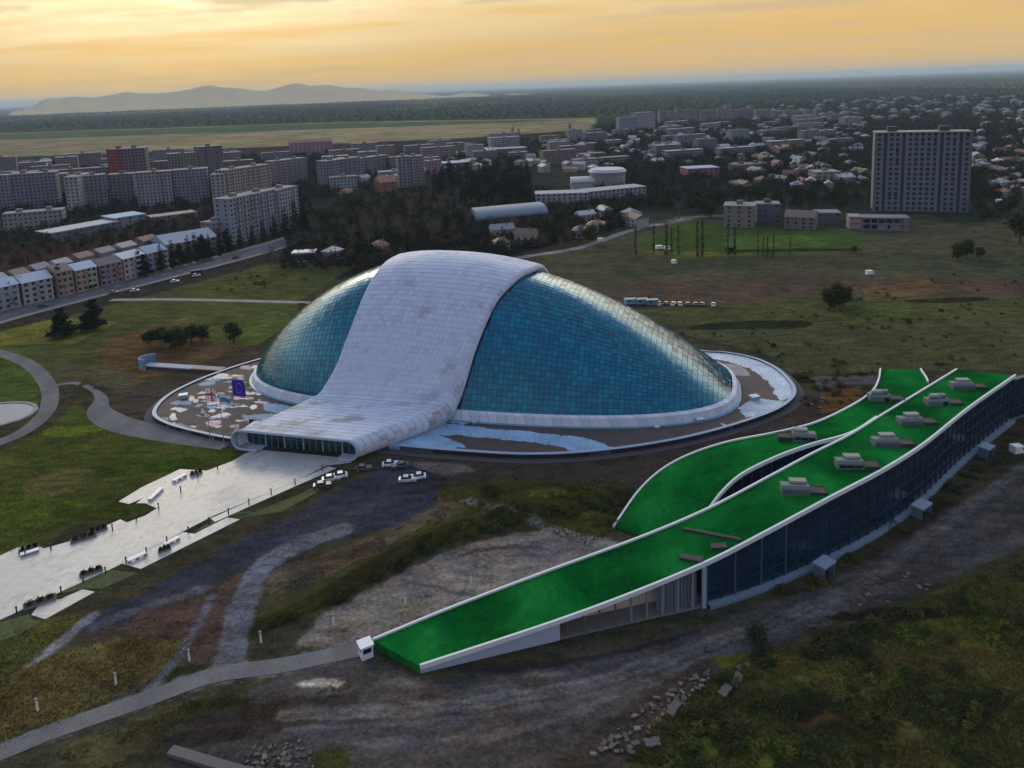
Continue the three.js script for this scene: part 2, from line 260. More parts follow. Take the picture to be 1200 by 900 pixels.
function groundY(x, z) {
  let a = 0; for (const [dx, dz] of [[0, 0], [2, 0], [-2, 0], [0, 2], [0, -2]]) a += RELIEF(x + dx, z + dz); a /= 5;
  const edge = sst(0, 25, Math.min(x - NEAR.x0, NEAR.x1 - x, z - NEAR.z0)) ;
  return edge * a * (1.3 * (0.45 + fbm(x / 16, z / 16, 3)) * (a > 0.5 ? 1 : 0.45) + 0.45 * vn(x / 4.3, z / 4.3) + 0.25 * vn(x / 1.9 + 9, z / 1.9));
}
const gNear = (() => {
  const nx = 400, nz = 300, g = new THREE.PlaneGeometry(1, 1, nx, nz), P = g.attributes.position, U = g.attributes.uv;
  for (let i = 0; i < P.count; i++) { const u = P.getX(i) + 0.5, v = 0.5 - P.getY(i), x = lerp(NEAR.x0, NEAR.x1, u), z = lerp(NEAR.z0, NEAR.z1, v); P.setXYZ(i, x, groundY(x, z), z); U.setXY(i, u, v); }
  g.computeVertexNormals(); return g;
})();
function quadRing(outer, inner, step, uvOf) {                          // flat cells of a big rectangle, a hole left for the inner one
  const xs = [], zs = []; const fill = (arr, a, b) => { const n = Math.max(1, Math.round((b - a) / step)); for (let i = 0; i < n; i++) arr.push(a + (b - a) * i / n); };
  fill(xs, outer.x0, inner.x0); fill(xs, inner.x0, inner.x1); fill(xs, inner.x1, outer.x1); xs.push(outer.x1);
  fill(zs, outer.z0, inner.z0); fill(zs, inner.z0, inner.z1); if (outer.z1 > inner.z1) fill(zs, inner.z1, outer.z1); zs.push(outer.z1);
  const p = [], u = [], n = [];
  for (let i = 0; i < xs.length - 1; i++) for (let j = 0; j < zs.length - 1; j++) {
    const cx = (xs[i] + xs[i + 1]) / 2, cz = (zs[j] + zs[j + 1]) / 2; if (cx > inner.x0 && cx < inner.x1 && cz > inner.z0 && cz < inner.z1) continue;
    for (const [a, b] of [[i, j], [i, j + 1], [i + 1, j + 1], [i, j], [i + 1, j + 1], [i + 1, j]]) { p.push(xs[a], 0, zs[b]); n.push(0, 1, 0); u.push(...uvOf(xs[a], zs[b])); }
  }
  const g = new THREE.BufferGeometry(); g.setAttribute('position', new THREE.Float32BufferAttribute(p, 3)); g.setAttribute('normal', new THREE.Float32BufferAttribute(n, 3)); g.setAttribute('uv', new THREE.Float32BufferAttribute(u, 2)); return g;
}
const FAR = { x0: -36000, x1: 36000, z0: -38000, z1: 3000, w: 2048, h: 1024 };
const gMid = quadRing(MID, NEAR, 150, (x, z) => [(x - MID.x0) / (MID.x1 - MID.x0), (z - MID.z0) / (MID.z1 - MID.z0)]);
const gFar = quadRing(FAR, MID, 6000, (x, z) => [(x - FAR.x0) / (FAR.x1 - FAR.x0), (z - FAR.z0) / (FAR.z1 - FAR.z0)]);
const farTex = (() => {
  const R = FAR, d = new Uint8Array(R.w * R.h * 4);
  for (let j = 0; j < R.h; j++) for (let i = 0; i < R.w; i++) {
    const x = i * 35, z = j * 40, f = fbm(x / 900, z / 2600, 4), g = vn(x / 260 + 5, z / 700), o = (j * R.w + i) * 4, field = sst(0.25, 0.45, f) * 0.8;
    const k = 1 + 0.25 * g; d[o] = clamp(lerp(32, 78, field) * k, 0, 255); d[o + 1] = clamp(lerp(42, 80, field) * k, 0, 255); d[o + 2] = clamp(lerp(32, 54, field) * k, 0, 255); d[o + 3] = 255;
  }
  const t = new THREE.DataTexture(d, R.w, R.h); t.colorSpace = THREE.SRGBColorSpace; t.magFilter = THREE.LinearFilter; t.needsUpdate = true; return t;
})();
const nearMat = new THREE.MeshLambertMaterial({ map: groundTexture(NEAR, '#3a382a', nearZones, 0.45, 0.45, 11), bumpMap: rep(bumpNoise, 60), bumpScale: 0.12 });
const midMat = new THREE.MeshLambertMaterial({ map: groundTexture(MID, '#2a3026', midZones, 7, 3.0, 23) });
const farMat = new THREE.MeshLambertMaterial({ map: farTex });
{
  const gs = [gNear.toNonIndexed(), gMid, gFar], g = mergeGeometries(gs, true);
  structure('ground', g, [nearMat, midMat, farMat]);
}
// low hills on the horizon
{
  const f = [], D = 10000, ys = [[-4, 0], [20, 12], [60, 30], [110, 26], [150, 30], [200, 36], [235, 42], [275, 40], [310, 34], [350, 43], [385, 36], [430, 26], [480, 14], [540, 6], [600, 0]];
  const top = (x) => { for (let i = 1; i < ys.length; i++) if (x <= ys[i][0]) { const t = (x - ys[i - 1][0]) / (ys[i][0] - ys[i - 1][0]); return lerp(ys[i - 1][1], ys[i][1], t * t * (3 - 2 * t)); } return 0; };
  const pt = (x, k, back) => { const d = FW.clone().multiplyScalar(FOCAL).addScaledVector(RT, x - 600).addScaledVector(UPV, MIDY - 124 + x * 44 / 1200); const p = EYE.clone().addScaledVector(d, (D + back) / Math.hypot(d.x, d.z)); p.y = k; return p; };
  const N = 150, rows = [[0, -1600], [0.3, -1000], [0.62, -560], [0.85, -250], [1, 0], [0.6, 600], [0, 1400]], V = [];
  for (let i = 0; i <= N; i++) { const x = -40 + 660 * i / N, h = Math.max(0, top(clamp(x, -4, 600)) * D / FOCAL * 0.5 + 40 * fbm(i / 9, 3, 2)); V.push(rows.map(([k, b], r) => pt(x, h * k * (1 + (r > 0 && r < 4 ? 0.12 * vn(i / 6, r * 3) : 0)) - 4, b * (1 + 0.12 * vn(i / 7, r))))); }
  for (let i = 0; i < N; i++) for (let r = 0; r < rows.length - 1; r++) f.push([V[i][r], V[i + 1][r], V[i + 1][r + 1], V[i][r + 1]]);
  structure('hills', tris(f), new THREE.MeshLambertMaterial({ color: col(178, 162, 128) }));  // pale colour stands in for thick haze over the ridge
}

// ---------------------------------------------------------------- the glass dome building
// local plan axes: u along the long axis, v towards the entrance side
const DO = { cx: -24.5, cz: -241.8, ang: 0.265, aR: 93.5, aL: 65, b: 34, c: 37.2, qR: 0.998, qL: 0.749, n: 2.813, y0: 3.9 };
const CA = Math.cos(DO.ang), SA = Math.sin(DO.ang);
const W3 = (u, y, v) => new THREE.Vector3(DO.cx + u * CA - v * SA, y, DO.cz + u * SA + v * CA);
const loc = (p) => [(p.x - DO.cx) * CA + (p.z - DO.cz) * SA, -(p.x - DO.cx) * SA + (p.z - DO.cz) * CA];
function domeR2(u, v, off = 0) { const a = (u > 0 ? DO.aR : DO.aL) + off; return Math.pow(Math.pow(Math.abs(u / a), DO.n) + Math.pow(Math.abs(v) / (DO.b + off), DO.n), 2 / DO.n); }
function domeH(u, v, off = 0) { const w = 1 / (1 + Math.exp(-u / 15)), q = DO.qR * w + DO.qL * (1 - w), r = domeR2(u, v, off); return DO.y0 - 0.9 + (DO.c + off) * (r < 1 ? Math.pow(1 - r, q) : -(r - 1) * 2); }
const vMax = (u, off = 0) => { const a = (u > 0 ? DO.aR : DO.aL) + off, k = 1 - Math.pow(Math.abs(u / a), DO.n); return k <= 0 ? 0 : (DO.b + off) * Math.pow(k, 1 / DO.n); };
// arc in a slice of constant u, from the base on the entrance side (t=0) over the ridge to the back (t=1)
function sliceArc(u, rows) {
  const vm = vMax(u), S = 160, P = []; for (let i = 0; i <= S; i++) { const v = vm * Math.cos(Math.PI * i / S); P.push([v, Math.max(domeH(u, v), DO.y0 - 0.9)]); }
  const L = [0]; for (let i = 1; i <= S; i++) L.push(L[i - 1] + Math.hypot(P[i][0] - P[i - 1][0], P[i][1] - P[i - 1][1]));
  const out = []; let k = 0; for (let r = 0; r <= rows; r++) { const t = L[S] * r / rows; while (k < S - 1 && L[k + 1] < t) k++; const f = (t - L[k]) / Math.max(1e-6, L[k + 1] - L[k]); out.push([lerp(P[k][0], P[k + 1][0], f), lerp(P[k][1], P[k + 1][1], f)]); }
  return out;
}
// the white band: centre line, half width, top height and edge radius along v
const tab = (t, x) => { if (x <= t[0][0]) return t[0][1]; for (let i = 1; i < t.length; i++) if (x <= t[i][0]) { const [x0, y0] = t[i - 1], [x1, y1] = t[i], s = (x - x0) / (x1 - x0), m0 = i > 1 ? (y1 - t[i - 2][1]) / (x1 - t[i - 2][0]) : (y1 - y0) / (x1 - x0), m1 = i < t.length - 1 ? (t[i + 1][1] - y0) / (t[i + 1][0] - x0) : (y1 - y0) / (x1 - x0), h = x1 - x0; return (2 * s ** 3 - 3 * s * s + 1) * y0 + (s ** 3 - 2 * s * s + s) * h * m0 + (3 * s * s - 2 * s ** 3) * y1 + (s ** 3 - s * s) * h * m1; } return t[t.length - 1][1]; };
const BL = [[-37, -10], [-12, -15.5], [0, -16.6], [11, -17.8], [18.8, -19], [25.4, -20.3], [29.7, -22.2], [32, -23.8], [35, -26.5], [39, -29.5], [45, -32], [53, -35.2], [61.5, -39.3]];
const BR = [[-37, 34], [-12, 33.3], [0, 32], [5.6, 30.3], [11.9, 27.6], [16.5, 24.8], [22.5, 22.2], [26.5, 20.5], [30.4, 18.8], [33.3, 17.4], [36.5, 15.8], [41, 13], [47, 8.8], [53, 4.2], [57.5, 0.8], [61.5, -1.9]];
const bandTop = (u, v) => { const d = domeH(u, clamp(v, -33.5, 41), 2.2), c = 5.7 + Math.max(0, 61 - v) * 0.035, k = 4.5, m = Math.max(d, c); return m + Math.log(Math.exp((d - m) / k) + Math.exp((c - m) / k)) * k - (v > 48 ? 0 : 0); };
function bandSection(v, M, shrink = 0) {                              // points across the band, left underside -> top -> right underside
  const l = tab(BL, v) + shrink, r = tab(BR, v) - shrink, out = [], topL = (u) => bandTop(u, v) - shrink;
  const flatR = (edge) => { const h = bandTop(edge, v) - 0.35; return lerp(1.15, h / 2, sst(27, 40, v)); };
  const RL = Math.min(flatR(l), 6), RR = Math.min(flatR(r), 6), KA = 5;
  const curl = sst(52, 60, v);
  if (curl > 0) out.push([l + RL + 5 * curl, topL(l + RL) - 2 * RL + 0.02]);
  for (let i = KA * 2; i >= 1; i--) { const f = Math.PI * i / (KA * 2); out.push([l + RL - RL * Math.sin(f), topL(l + RL) - RL * (1 - Math.cos(f))]); }
  for (let i = 0; i <= M; i++) { const u = lerp(l + RL, r - RR, i / M); out.push([u, topL(u)]); }
  for (let i = 1; i <= KA * 2; i++) { const f = Math.PI * i / (KA * 2); out.push([r - RR + RR * Math.sin(f), topL(r - RR) - RR * (1 - Math.cos(f))]); }
  if (curl > 0) out.push([r - RR - 3 * curl, topL(r - RR) - 2 * RR + 0.02]);
  return out;
}
const onBand = (u, v) => v > -34 && u > tab(BL, v) + 0.8 && u < tab(BR, v) - 0.8;

const dome = thing('glass_dome_building', 'glass domed hall with a broad white tiled band sweeping over it to the entrance', 'building');
dome.position.set(DO.cx, 0, DO.cz);
const DG = (g) => g.translate(-DO.cx, 0, -DO.cz);                      // world geometry -> the building's own frame
const M_glass = [[4, 74, 96], [5, 79, 101], [8, 87, 107], [4, 67, 91], [10, 97, 115]].map(([r, g, b], i) => new THREE.MeshPhysicalMaterial({ name: 'dome glass', color: col(r, g, b), roughness: 0.22, ior: 2.0, clearcoat: 0.6, clearcoatRoughness: 0.15, specularColor: new THREE.Color().setRGB(0.02, 0.45, 0.7) }));
const M_frame = mat(8, 26, 38, 0.6);
const ROWS = 60, panels = [];
{
  // columns follow the long axis; slices get narrower towards the tips
  const us = []; let u = -DO.aL + 0.9; while (u < DO.aR - 0.9) { us.push(u); u += 1.5 * clamp(0.45 + Math.min(u + DO.aL, DO.aR - u) / 14, 0.45, 1); } us.push(DO.aR - 0.9);
  const arcs = us.map((q) => sliceArc(q, ROWS)), V = (i, r, lift) => { const [v, y] = arcs[i][r]; return W3(us[i], y + lift, v); };
  // the dark grid behind the panes
  const sf = []; for (let i = 0; i < us.length - 1; i++) for (let r = 0; r < ROWS; r++) sf.push([V(i, r, -0.22), V(i + 1, r, -0.22), V(i + 1, r + 1, -0.22), V(i, r + 1, -0.22)]);
  part('frame_grid', DG(tris(sf)), M_frame, dome);
  const R2 = mulberry(5);
  for (let i = 0; i < us.length - 1; i++) for (let r = 0; r < ROWS; r++) {
    const um = (us[i] + us[i + 1]) / 2, vm = (arcs[i][r][0] + arcs[i + 1][r + 1][0]) / 2; if (onBand(um, vm)) continue;
    const q = [V(i, r, 0), V(i + 1, r, 0), V(i + 1, r + 1, 0), V(i, r + 1, 0)], c = q.reduce((a, p) => a.add(p), new THREE.Vector3()).multiplyScalar(0.25);
    const nrm = q[2].clone().sub(q[0]).cross(q[3].clone().sub(q[1])); if (nrm.length() < 0.02) continue; nrm.normalize(); if (nrm.y < 0) nrm.negate();
    const a1 = q[1].clone().sub(q[0]).normalize(), tilt = (R2() - 0.5) * 0.045, tilt2 = (R2() - 0.5) * 0.045 + 0.012;
    const top = q.map((p, k) => { const o = c.clone().lerp(p, 0.93); return o.addScaledVector(nrm, (k === 0 || k === 3 ? tilt : -tilt) + (k < 2 ? tilt2 : -tilt2)); });
    const bot = top.map((p) => p.clone().addScaledVector(nrm, -0.14));
    const away = c.clone().sub(EYE), facing = -nrm.dot(away.clone().normalize());
    panels.push({ top, bot, shade: Math.floor(R2() * 5), show: facing > -0.02 ? Math.abs(q[2].clone().sub(q[0]).cross(q[3].clone().sub(q[1])).length()) * Math.max(facing, 0) / away.lengthSq() : 0 });
  }
  panels.sort((a, b) => b.show - a.show);
  const faces = (p) => [p.top, [p.bot[0], p.bot[1], p.top[1], p.top[0]], [p.bot[1], p.bot[2], p.top[2], p.top[1]], [p.bot[2], p.bot[3], p.top[3], p.top[2]], [p.bot[3], p.bot[0], p.top[0], p.top[3]]];
  panels.slice(0, 300).forEach((p) => part('glass_panel', DG(tris(faces(p))), M_glass[p.shade], dome));
  for (let s = 0; s < 5; s++) { const l = []; panels.slice(300).forEach((p) => p.shade === s && l.push(...faces(p))); part('glass_panel_field', DG(tris(l)), M_glass[s], dome).userData.kind = 'stuff'; }
}
// white foot ring of panels
{
  const N = 150, M = [mat(188, 196, 208, 0.6), mat(178, 188, 202, 0.6), mat(196, 202, 210, 0.55)], Q = [];
  const ring = (t, off) => { const cu = Math.cos(t), sv = Math.sin(t), a = (cu > 0 ? DO.aR : DO.aL) + off, b = DO.b + off, k = Math.pow(Math.pow(Math.abs(cu / a), DO.n) + Math.pow(Math.abs(sv / b), DO.n), -1 / DO.n); return [cu * k, sv * k]; };
  // even steps along the rim
  const T = [], S = 2400; let acc = 0, total = 0; const pts = []; for (let i = 0; i <= S; i++) pts.push(ring(i / S * 2 * Math.PI, 0)); for (let i = 0; i < S; i++) total += Math.hypot(pts[i + 1][0] - pts[i][0], pts[i + 1][1] - pts[i][1]);
  for (let i = 0, k = 0; i < S && k < N; i++) { if (acc >= total * k / N) { T.push(i / S * 2 * Math.PI); k++; } acc += Math.hypot(pts[i + 1][0] - pts[i][0], pts[i + 1][1] - pts[i][1]); } T.push(T[0] + 2 * Math.PI);
  for (let i = 0; i < N; i++) {
    const t0 = T[i], t1 = T[i + 1], [um, vm] = ring((t0 + t1) / 2, 0.5); if (vm > 0 && um > tab(BL, 36) + 3 && um < tab(BR, 36) - 3) continue;
    const e = 0.02 * (t1 - t0), P = (t, off, y) => { const [a, b] = ring(t, off); return W3(a, y, b); };
    const f = [[P(t0 + e, 1.3, 0.9), P(t1 - e, 1.3, 0.9), P(t1 - e, 0.75, 3.3), P(t0 + e, 0.75, 3.3)], [P(t0 + e, 0.75, 3.3), P(t1 - e, 0.75, 3.3), P(t1 - e, -0.5, 3.75), P(t0 + e, -0.5, 3.75)], [P(t0 + e, 1.3, 0.9), P(t0 + e, 0.75, 3.3), P(t0 + e, -0.5, 3.75), P(t0 + e, -0.5, 0.9)], [P(t1 - e, 1.3, 0.9), P(t1 - e, 0.75, 3.3), P(t1 - e, -0.5, 3.75), P(t1 - e, -0.5, 0.9)]];
    part('foot_panel', DG(tris(f)), M[(i * 7) % 3], dome);
    Q.push([P(t0, 0.6, 0.1), P(t1, 0.6, 0.1), P(t1, 0.6, 3.2), P(t0, 0.6, 3.2)]);
  }
  part('foot_wall', DG(tris(Q)), mat(70, 110, 140, 0.7), dome);
  const gut = []; for (let i = 0; i < N; i++) { const P = (t, off, y) => { const [a, b] = ring(t, off); return W3(a, y, b); }; gut.push([P(T[i], 1.2, 1.12), P(T[i + 1], 1.2, 1.12), P(T[i + 1], 2.1, 1.12), P(T[i], 2.1, 1.12)], [P(T[i], 2.1, 1.12), P(T[i + 1], 2.1, 1.12), P(T[i + 1], 2.1, 0.7), P(T[i], 2.1, 0.7)]); }
  part('gutter', DG(tris(gut)), mat(96, 140, 172, 0.5), dome);
}
// the band: a shell and, on it, courses of tiles
{
  const band = new THREE.Group(); band.name = 'white_band'; dome.add(band);
  const vs = [-35]; { let v = -35; while (v < 61.2) { const u = (tab(BL, v) + tab(BR, v)) / 2, dv = 0.2, sl = (bandTop(u, v + dv) - bandTop(u, v)) / dv; v += 1.75 / Math.hypot(1, sl); vs.push(Math.min(v, 61.5)); } vs[vs.length - 1] = 61.5; }
  const M = 26, sec = vs.map((v) => bandSection(v, M)), sec2 = vs.map((v) => bandSection(v, M, 0.16)), f = [];
  const curlOf = (v) => (sst(52, 60, v) > 0 ? 1 : 0), get = (s, v, k) => s[k + curlOf(v)];
  const K = M + 1 + 20;                                               // points per section without the curls
  for (let i = 0; i < vs.length - 1; i++) {
    const P = (j, k) => { const [u, y] = get(sec2[j], vs[j], k); return W3(u, y, vs[j]); };
    for (let k = 0; k < K - 1; k++) f.push([P(i, k), P(i + 1, k), P(i + 1, k + 1), P(i, k + 1)]);
  }
  part('shell', DG(tris(f)), mat(180, 190, 210, 0.9), band);
  const TM = [[180, 190, 210], [177, 187, 208], [184, 192, 210], [170, 179, 198], [176, 180, 196], [158, 162, 178], [140, 140, 152]].map((c) => mat(...c, 0.62)), fields = TM.map(() => []), R3 = mulberry(31), big = [];
  for (let i = 0; i < vs.length - 1; i++) for (let k = 0; k < K - 1; k++) {
    const P = (j, kk) => { const [u, y] = get(sec[j], vs[j], kk); return W3(u, y, vs[j]); }, q = [P(i, k), P(i, k + 1), P(i + 1, k + 1), P(i + 1, k)];
    const c = q.reduce((a, p) => a.add(p), new THREE.Vector3()).multiplyScalar(0.25), nrm = q[2].clone().sub(q[0]).cross(q[3].clone().sub(q[1])), area = nrm.length() / 2; if (area < 0.02) continue; nrm.normalize();
    const in_ = bandTop((tab(BL, vs[i]) + tab(BR, vs[i])) / 2, vs[i]) - 4; const ctr = W3((tab(BL, vs[i]) + tab(BR, vs[i])) / 2, in_, vs[i]); if (nrm.dot(c.clone().sub(ctr)) < 0) nrm.negate();
    const eu = q[1].clone().sub(q[0]).normalize(), ev = q[3].clone().sub(q[0]).normalize(), top = [q[0].clone().addScaledVector(eu, 0.02).addScaledVector(ev, 0.07), q[1].clone().addScaledVector(eu, -0.02).addScaledVector(ev, 0.07), q[2].clone().addScaledVector(eu, -0.02).addScaledVector(ev, -0.07), q[3].clone().addScaledVector(eu, 0.02).addScaledVector(ev, -0.07)], l = (R3() - 0.5) * 0.04; top.forEach((p) => p.addScaledVector(nrm, l));
    const bot = top.map((p) => p.clone().addScaledVector(nrm, -0.15)), fc = [top, [bot[0], bot[1], top[1], top[0]], [bot[1], bot[2], top[2], top[1]], [bot[2], bot[3], top[3], top[2]], [bot[3], bot[0], top[0], top[3]]];
    // weather stains gather in patches on the flat foot of the band and along its rims
    const st = fbm(c.x / 9 + 4, c.z / 4 + 8, 4) + 0.25 * (R3() - 0.5), low = sst(30, 46, vs[i]), rim = k < 10 || k > K - 10 ? 0.25 : 0;
    let m = st + low * 0.4 + rim > 0.92 ? 6 : st + low * 0.4 + rim > 0.7 ? 5 : st + low * 0.35 > 0.4 ? 3 + (R3() < 0.4 ? 1 : 0) : Math.floor(R3() * 3.4);
    const away = c.clone().sub(EYE), show = area * Math.max(0, -nrm.dot(away.clone().normalize())) / away.lengthSq();
    big.push({ fc, m, show });
  }
  big.sort((a, b) => b.show - a.show);
  big.forEach((t, i) => { if (i < 300) part('tile', DG(tris(t.fc)), TM[t.m], band); else fields[t.m].push(...t.fc); });
  fields.forEach((l, i) => { if (l.length) part('tile_field', DG(tris(l)), TM[i], band).userData.kind = 'stuff'; });
  // rolled lip round the entrance and the soffit behind it
  const end = bandSection(61.5, M), lip = end.map(([u, y]) => W3(u, Math.max(y, 0.25), 61.6));
  const tube = new THREE.TubeGeometry(new THREE.CatmullRomCurve3(lip, false, 'catmullrom', 0.2), 120, 0.42, 8); part('lip', DG(tube), mat(150, 160, 178, 0.55), band);
  const ins = bandSection(61.5, M, 0.45), s2 = []; for (let k = 0; k < ins.length - 1; k++) { const a = ins[k], b = ins[k + 1]; s2.push([W3(a[0], Math.max(a[1], 0.3), 61.4), W3(b[0], Math.max(b[1], 0.3), 61.4), W3(b[0], Math.max(b[1], 0.3), 54), W3(a[0], Math.max(a[1], 0.3), 54)]); }
  part('soffit', DG(tris(s2)), mat(180, 190, 210, 0.7), band);
  // glazed front
  const front = new THREE.Group(); front.name = 'entrance_front'; dome.add(front);
  const l = -37, r = -4.2, n = 17, vF = 58.2, GM = [phys(8, 30, 42, 0.1), phys(14, 44, 54, 0.12), phys(20, 56, 62, 0.14)], R4 = mulberry(3);
  for (let i = 0; i < n; i++) { const a = lerp(l, r, i / n) + 0.12, b = lerp(l, r, (i + 1) / n) - 0.12, hM = bandTop((a + b) / 2, 61) - 0.9; for (const [y0, y1] of [[0.3, 2.7], [2.85, hM]]) part('pane', DG(tris([[W3(a, y0, vF), W3(b, y0, vF), W3(b, y1, vF), W3(a, y1, vF)], [W3(a, y1, vF), W3(b, y1, vF), W3(b, y1, vF - 0.1), W3(a, y1, vF - 0.1)]])), GM[Math.floor(R4() * 3)], front); }
  for (let i = 0; i <= n; i++) { const a = lerp(l, r, i / n); part('mullion', DG(merge([bar(W3(a, 0.1, vF), W3(a, bandTop(a, 61) - 0.6, vF), 0.2, 0.35)])), i % 3 ? mat(70, 96, 110, 0.5) : mat(150, 165, 178, 0.5), front); }
  part('transom', DG(bar(W3(l, 2.78, vF + 0.05), W3(r, 2.78, vF + 0.05), 0.2, 0.15)), mat(70, 96, 110, 0.5), front);
  part('back_wall', DG(tris([[W3(l - 2, 0, 54), W3(r + 2, 0, 54), W3(r + 2, 5.4, 54), W3(l - 2, 5.4, 54)]])), mat(30, 40, 46, 0.9), front);
}
// the podium roof round the dome, with its parapet and worn roof coating, dome shade tinted in blue
{
  const out = [[180, 487], [183, 476], [200, 461], [235, 444], [262, 434], [290, 425]], right = [[822, 411], [850, 413], [882, 419], [908, 430], [927, 447], [932, 461], [918, 476], [880, 492], [800, 514], [700, 529], [620, 533], [540, 529], [460, 522], [400, 514], [330, 518], [275, 515], [228, 506], [196, 497]];
  const P = px(out, 1.1).concat([W3(-40, 1.1, -42), W3(-5, 1.1, -50), W3(35, 1.1, -50), W3(68, 1.1, -47)], px(right, 1.1));
  const curve = new THREE.CatmullRomCurve3(P, true, 'centripetal').getPoints(220); curve.pop();
  const rimW = curve.map((p) => p.clone()), cen = W3(5, 1.1, 0), B = { x0: -130, x1: 105, z0: -310, z1: -165, w: 2048, h: 1264 };
  const c2 = document.createElement('canvas'); c2.width = B.w; c2.height = B.h; const g = c2.getContext('2d'), X = (p) => (p.x - B.x0) / (B.x1 - B.x0) * B.w, Y = (p) => (p.z - B.z0) / (B.z1 - B.z0) * B.h;
  g.fillStyle = '#443b3a'; g.fillRect(0, 0, B.w, B.h);
  const poly = (c, l, h = 1.1) => { g.fillStyle = c; g.beginPath(); px(l, h).forEach((p, i) => i ? g.lineTo(X(p), Y(p)) : g.moveTo(X(p), Y(p))); g.fill(); };
  poly('#a9b6c6', [[822, 409], [860, 413], [905, 428], [930, 450], [931, 462], [915, 470], [900, 448], [880, 432], [850, 422], [830, 420]]);
  poly('#a4b1c2', [[862, 478], [885, 466], [925, 471], [905, 482], [875, 488]]); poly('#8c8488', [[840, 425], [870, 428], [880, 440], [860, 440]]);
  poly('#82a2bf', [[455, 522], [515, 494], [560, 500], [620, 505], [680, 512], [730, 525], [690, 530], [640, 521], [590, 514], [545, 510], [512, 508], [532, 514], [545, 524], [500, 527]]);  // white coating in the dome's shade: the blue tint is painted in
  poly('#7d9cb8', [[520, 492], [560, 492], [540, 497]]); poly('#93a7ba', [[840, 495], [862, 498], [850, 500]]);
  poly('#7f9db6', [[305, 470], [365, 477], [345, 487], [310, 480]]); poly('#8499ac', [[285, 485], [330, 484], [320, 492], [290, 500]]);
  const R5 = mulberry(77); for (let i = 0; i < 120; i++) { const y = 428 + 84 * Math.pow(R5(), 0.8), t = (y - 428) / 84, x0 = lerp(265, 190, clamp(t * 1.5)), x1 = lerp(300, 320, t), x = lerp(x0, x1, R5()), w = 4 + 14 * R5() * R5(), h = 1.2 + 3 * R5() * R5(); g.fillStyle = ['#dcd2c8', '#cfc8c4', '#e2d8ce', '#b8a09c', '#7f93a6', '#2c2930', '#2f2b30'][Math.floor(R5() * 7)]; const pts = []; for (let k = 0; k < 9; k++) { const a = k / 9 * 6.283, q = 0.6 + 0.7 * R5(); pts.push([x + w * Math.cos(a) * q, y + h * Math.sin(a) * q]); } poly(g.fillStyle, pts); }
  const src = g.getImageData(0, 0, B.w, B.h).data, d = new Uint8Array(B.w * B.h * 4);
  for (let j = 0; j < B.h; j++) for (let i = 0; i < B.w; i++) { const wx = 7 * fbm(i / 26, j / 26, 3) + 3 * vn(i / 6, j / 6), wy = 7 * fbm(i / 26 + 50, j / 26, 3) + 3 * vn(i / 6 + 20, j / 6), a = Math.round(clamp(i + wx, 0, B.w - 1)), b = Math.round(clamp(j + wy, 0, B.h - 1)), s = (b * B.w + a) * 4, o = (j * B.w + i) * 4, k = 1 + 0.12 * fbm(i / 60, j / 40, 4) + 0.1 * vn(i / 3, j / 3); for (let c = 0; c < 3; c++) d[o + c] = clamp(src[s + c] * k, 0, 255); d[o + 3] = 255; }
  const t = new THREE.DataTexture(d, B.w, B.h); t.colorSpace = THREE.SRGBColorSpace; t.magFilter = THREE.LinearFilter; t.needsUpdate = true;
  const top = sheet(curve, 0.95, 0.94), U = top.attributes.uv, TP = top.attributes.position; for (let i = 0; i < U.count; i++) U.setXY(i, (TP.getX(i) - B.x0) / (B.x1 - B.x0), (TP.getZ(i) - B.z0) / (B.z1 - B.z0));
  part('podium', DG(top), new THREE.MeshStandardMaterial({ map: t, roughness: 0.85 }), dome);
  const wallF = [], capF = [], n = curve.length, inset = (p, k) => p.clone().lerp(cen, k / p.distanceTo(cen));
  for (let i = 0; i < n; i++) {
    const a = rimW[i], b = rimW[(i + 1) % n], ai = inset(a, 0.9), bi = inset(b, 0.9), ao = inset(a, -0.25), bo = inset(b, -0.25), Y2 = (p, y) => new THREE.Vector3(p.x, y, p.z);
    const [lu, lv] = loc(a); if (lv > 40 && lu > -37 && lu < 7) continue;                     // the band's foot runs through here
    wallF.push([Y2(a, -0.3), Y2(b, -0.3), Y2(b, 1.25), Y2(a, 1.25)], [Y2(ai, 0.9), Y2(bi, 0.9), Y2(bi, 1.25), Y2(ai, 1.25)]);
    capF.push([Y2(ao, 1.38), Y2(bo, 1.38), Y2(bi, 1.38), Y2(ai, 1.38)], [Y2(ao, 1.22), Y2(bo, 1.22), Y2(bo, 1.38), Y2(ao, 1.38)], [Y2(ai, 1.22), Y2(bi, 1.22), Y2(bi, 1.38), Y2(ai, 1.38)]);
  }
  part('podium_wall', DG(tris(wallF)), mat(44, 46, 54, 0.9), dome); part('parapet_cap', DG(tris(capF)), mat(138, 156, 178, 0.6), dome);
  // a ring of dark paving round the podium
  const apron = []; for (let i = 0; i < n; i++) { const a = inset(rimW[i], 0.1), b = inset(rimW[(i + 1) % n], 0.1), a2 = inset(rimW[i], -2.6), b2 = inset(rimW[(i + 1) % n], -2.6); for (const p of [a, b, a2, b2]) p.y = 0.05; apron.push([a, b, b2, a2]); }
  structure('apron', tris(apron), mat(62, 60, 66, 0.95));
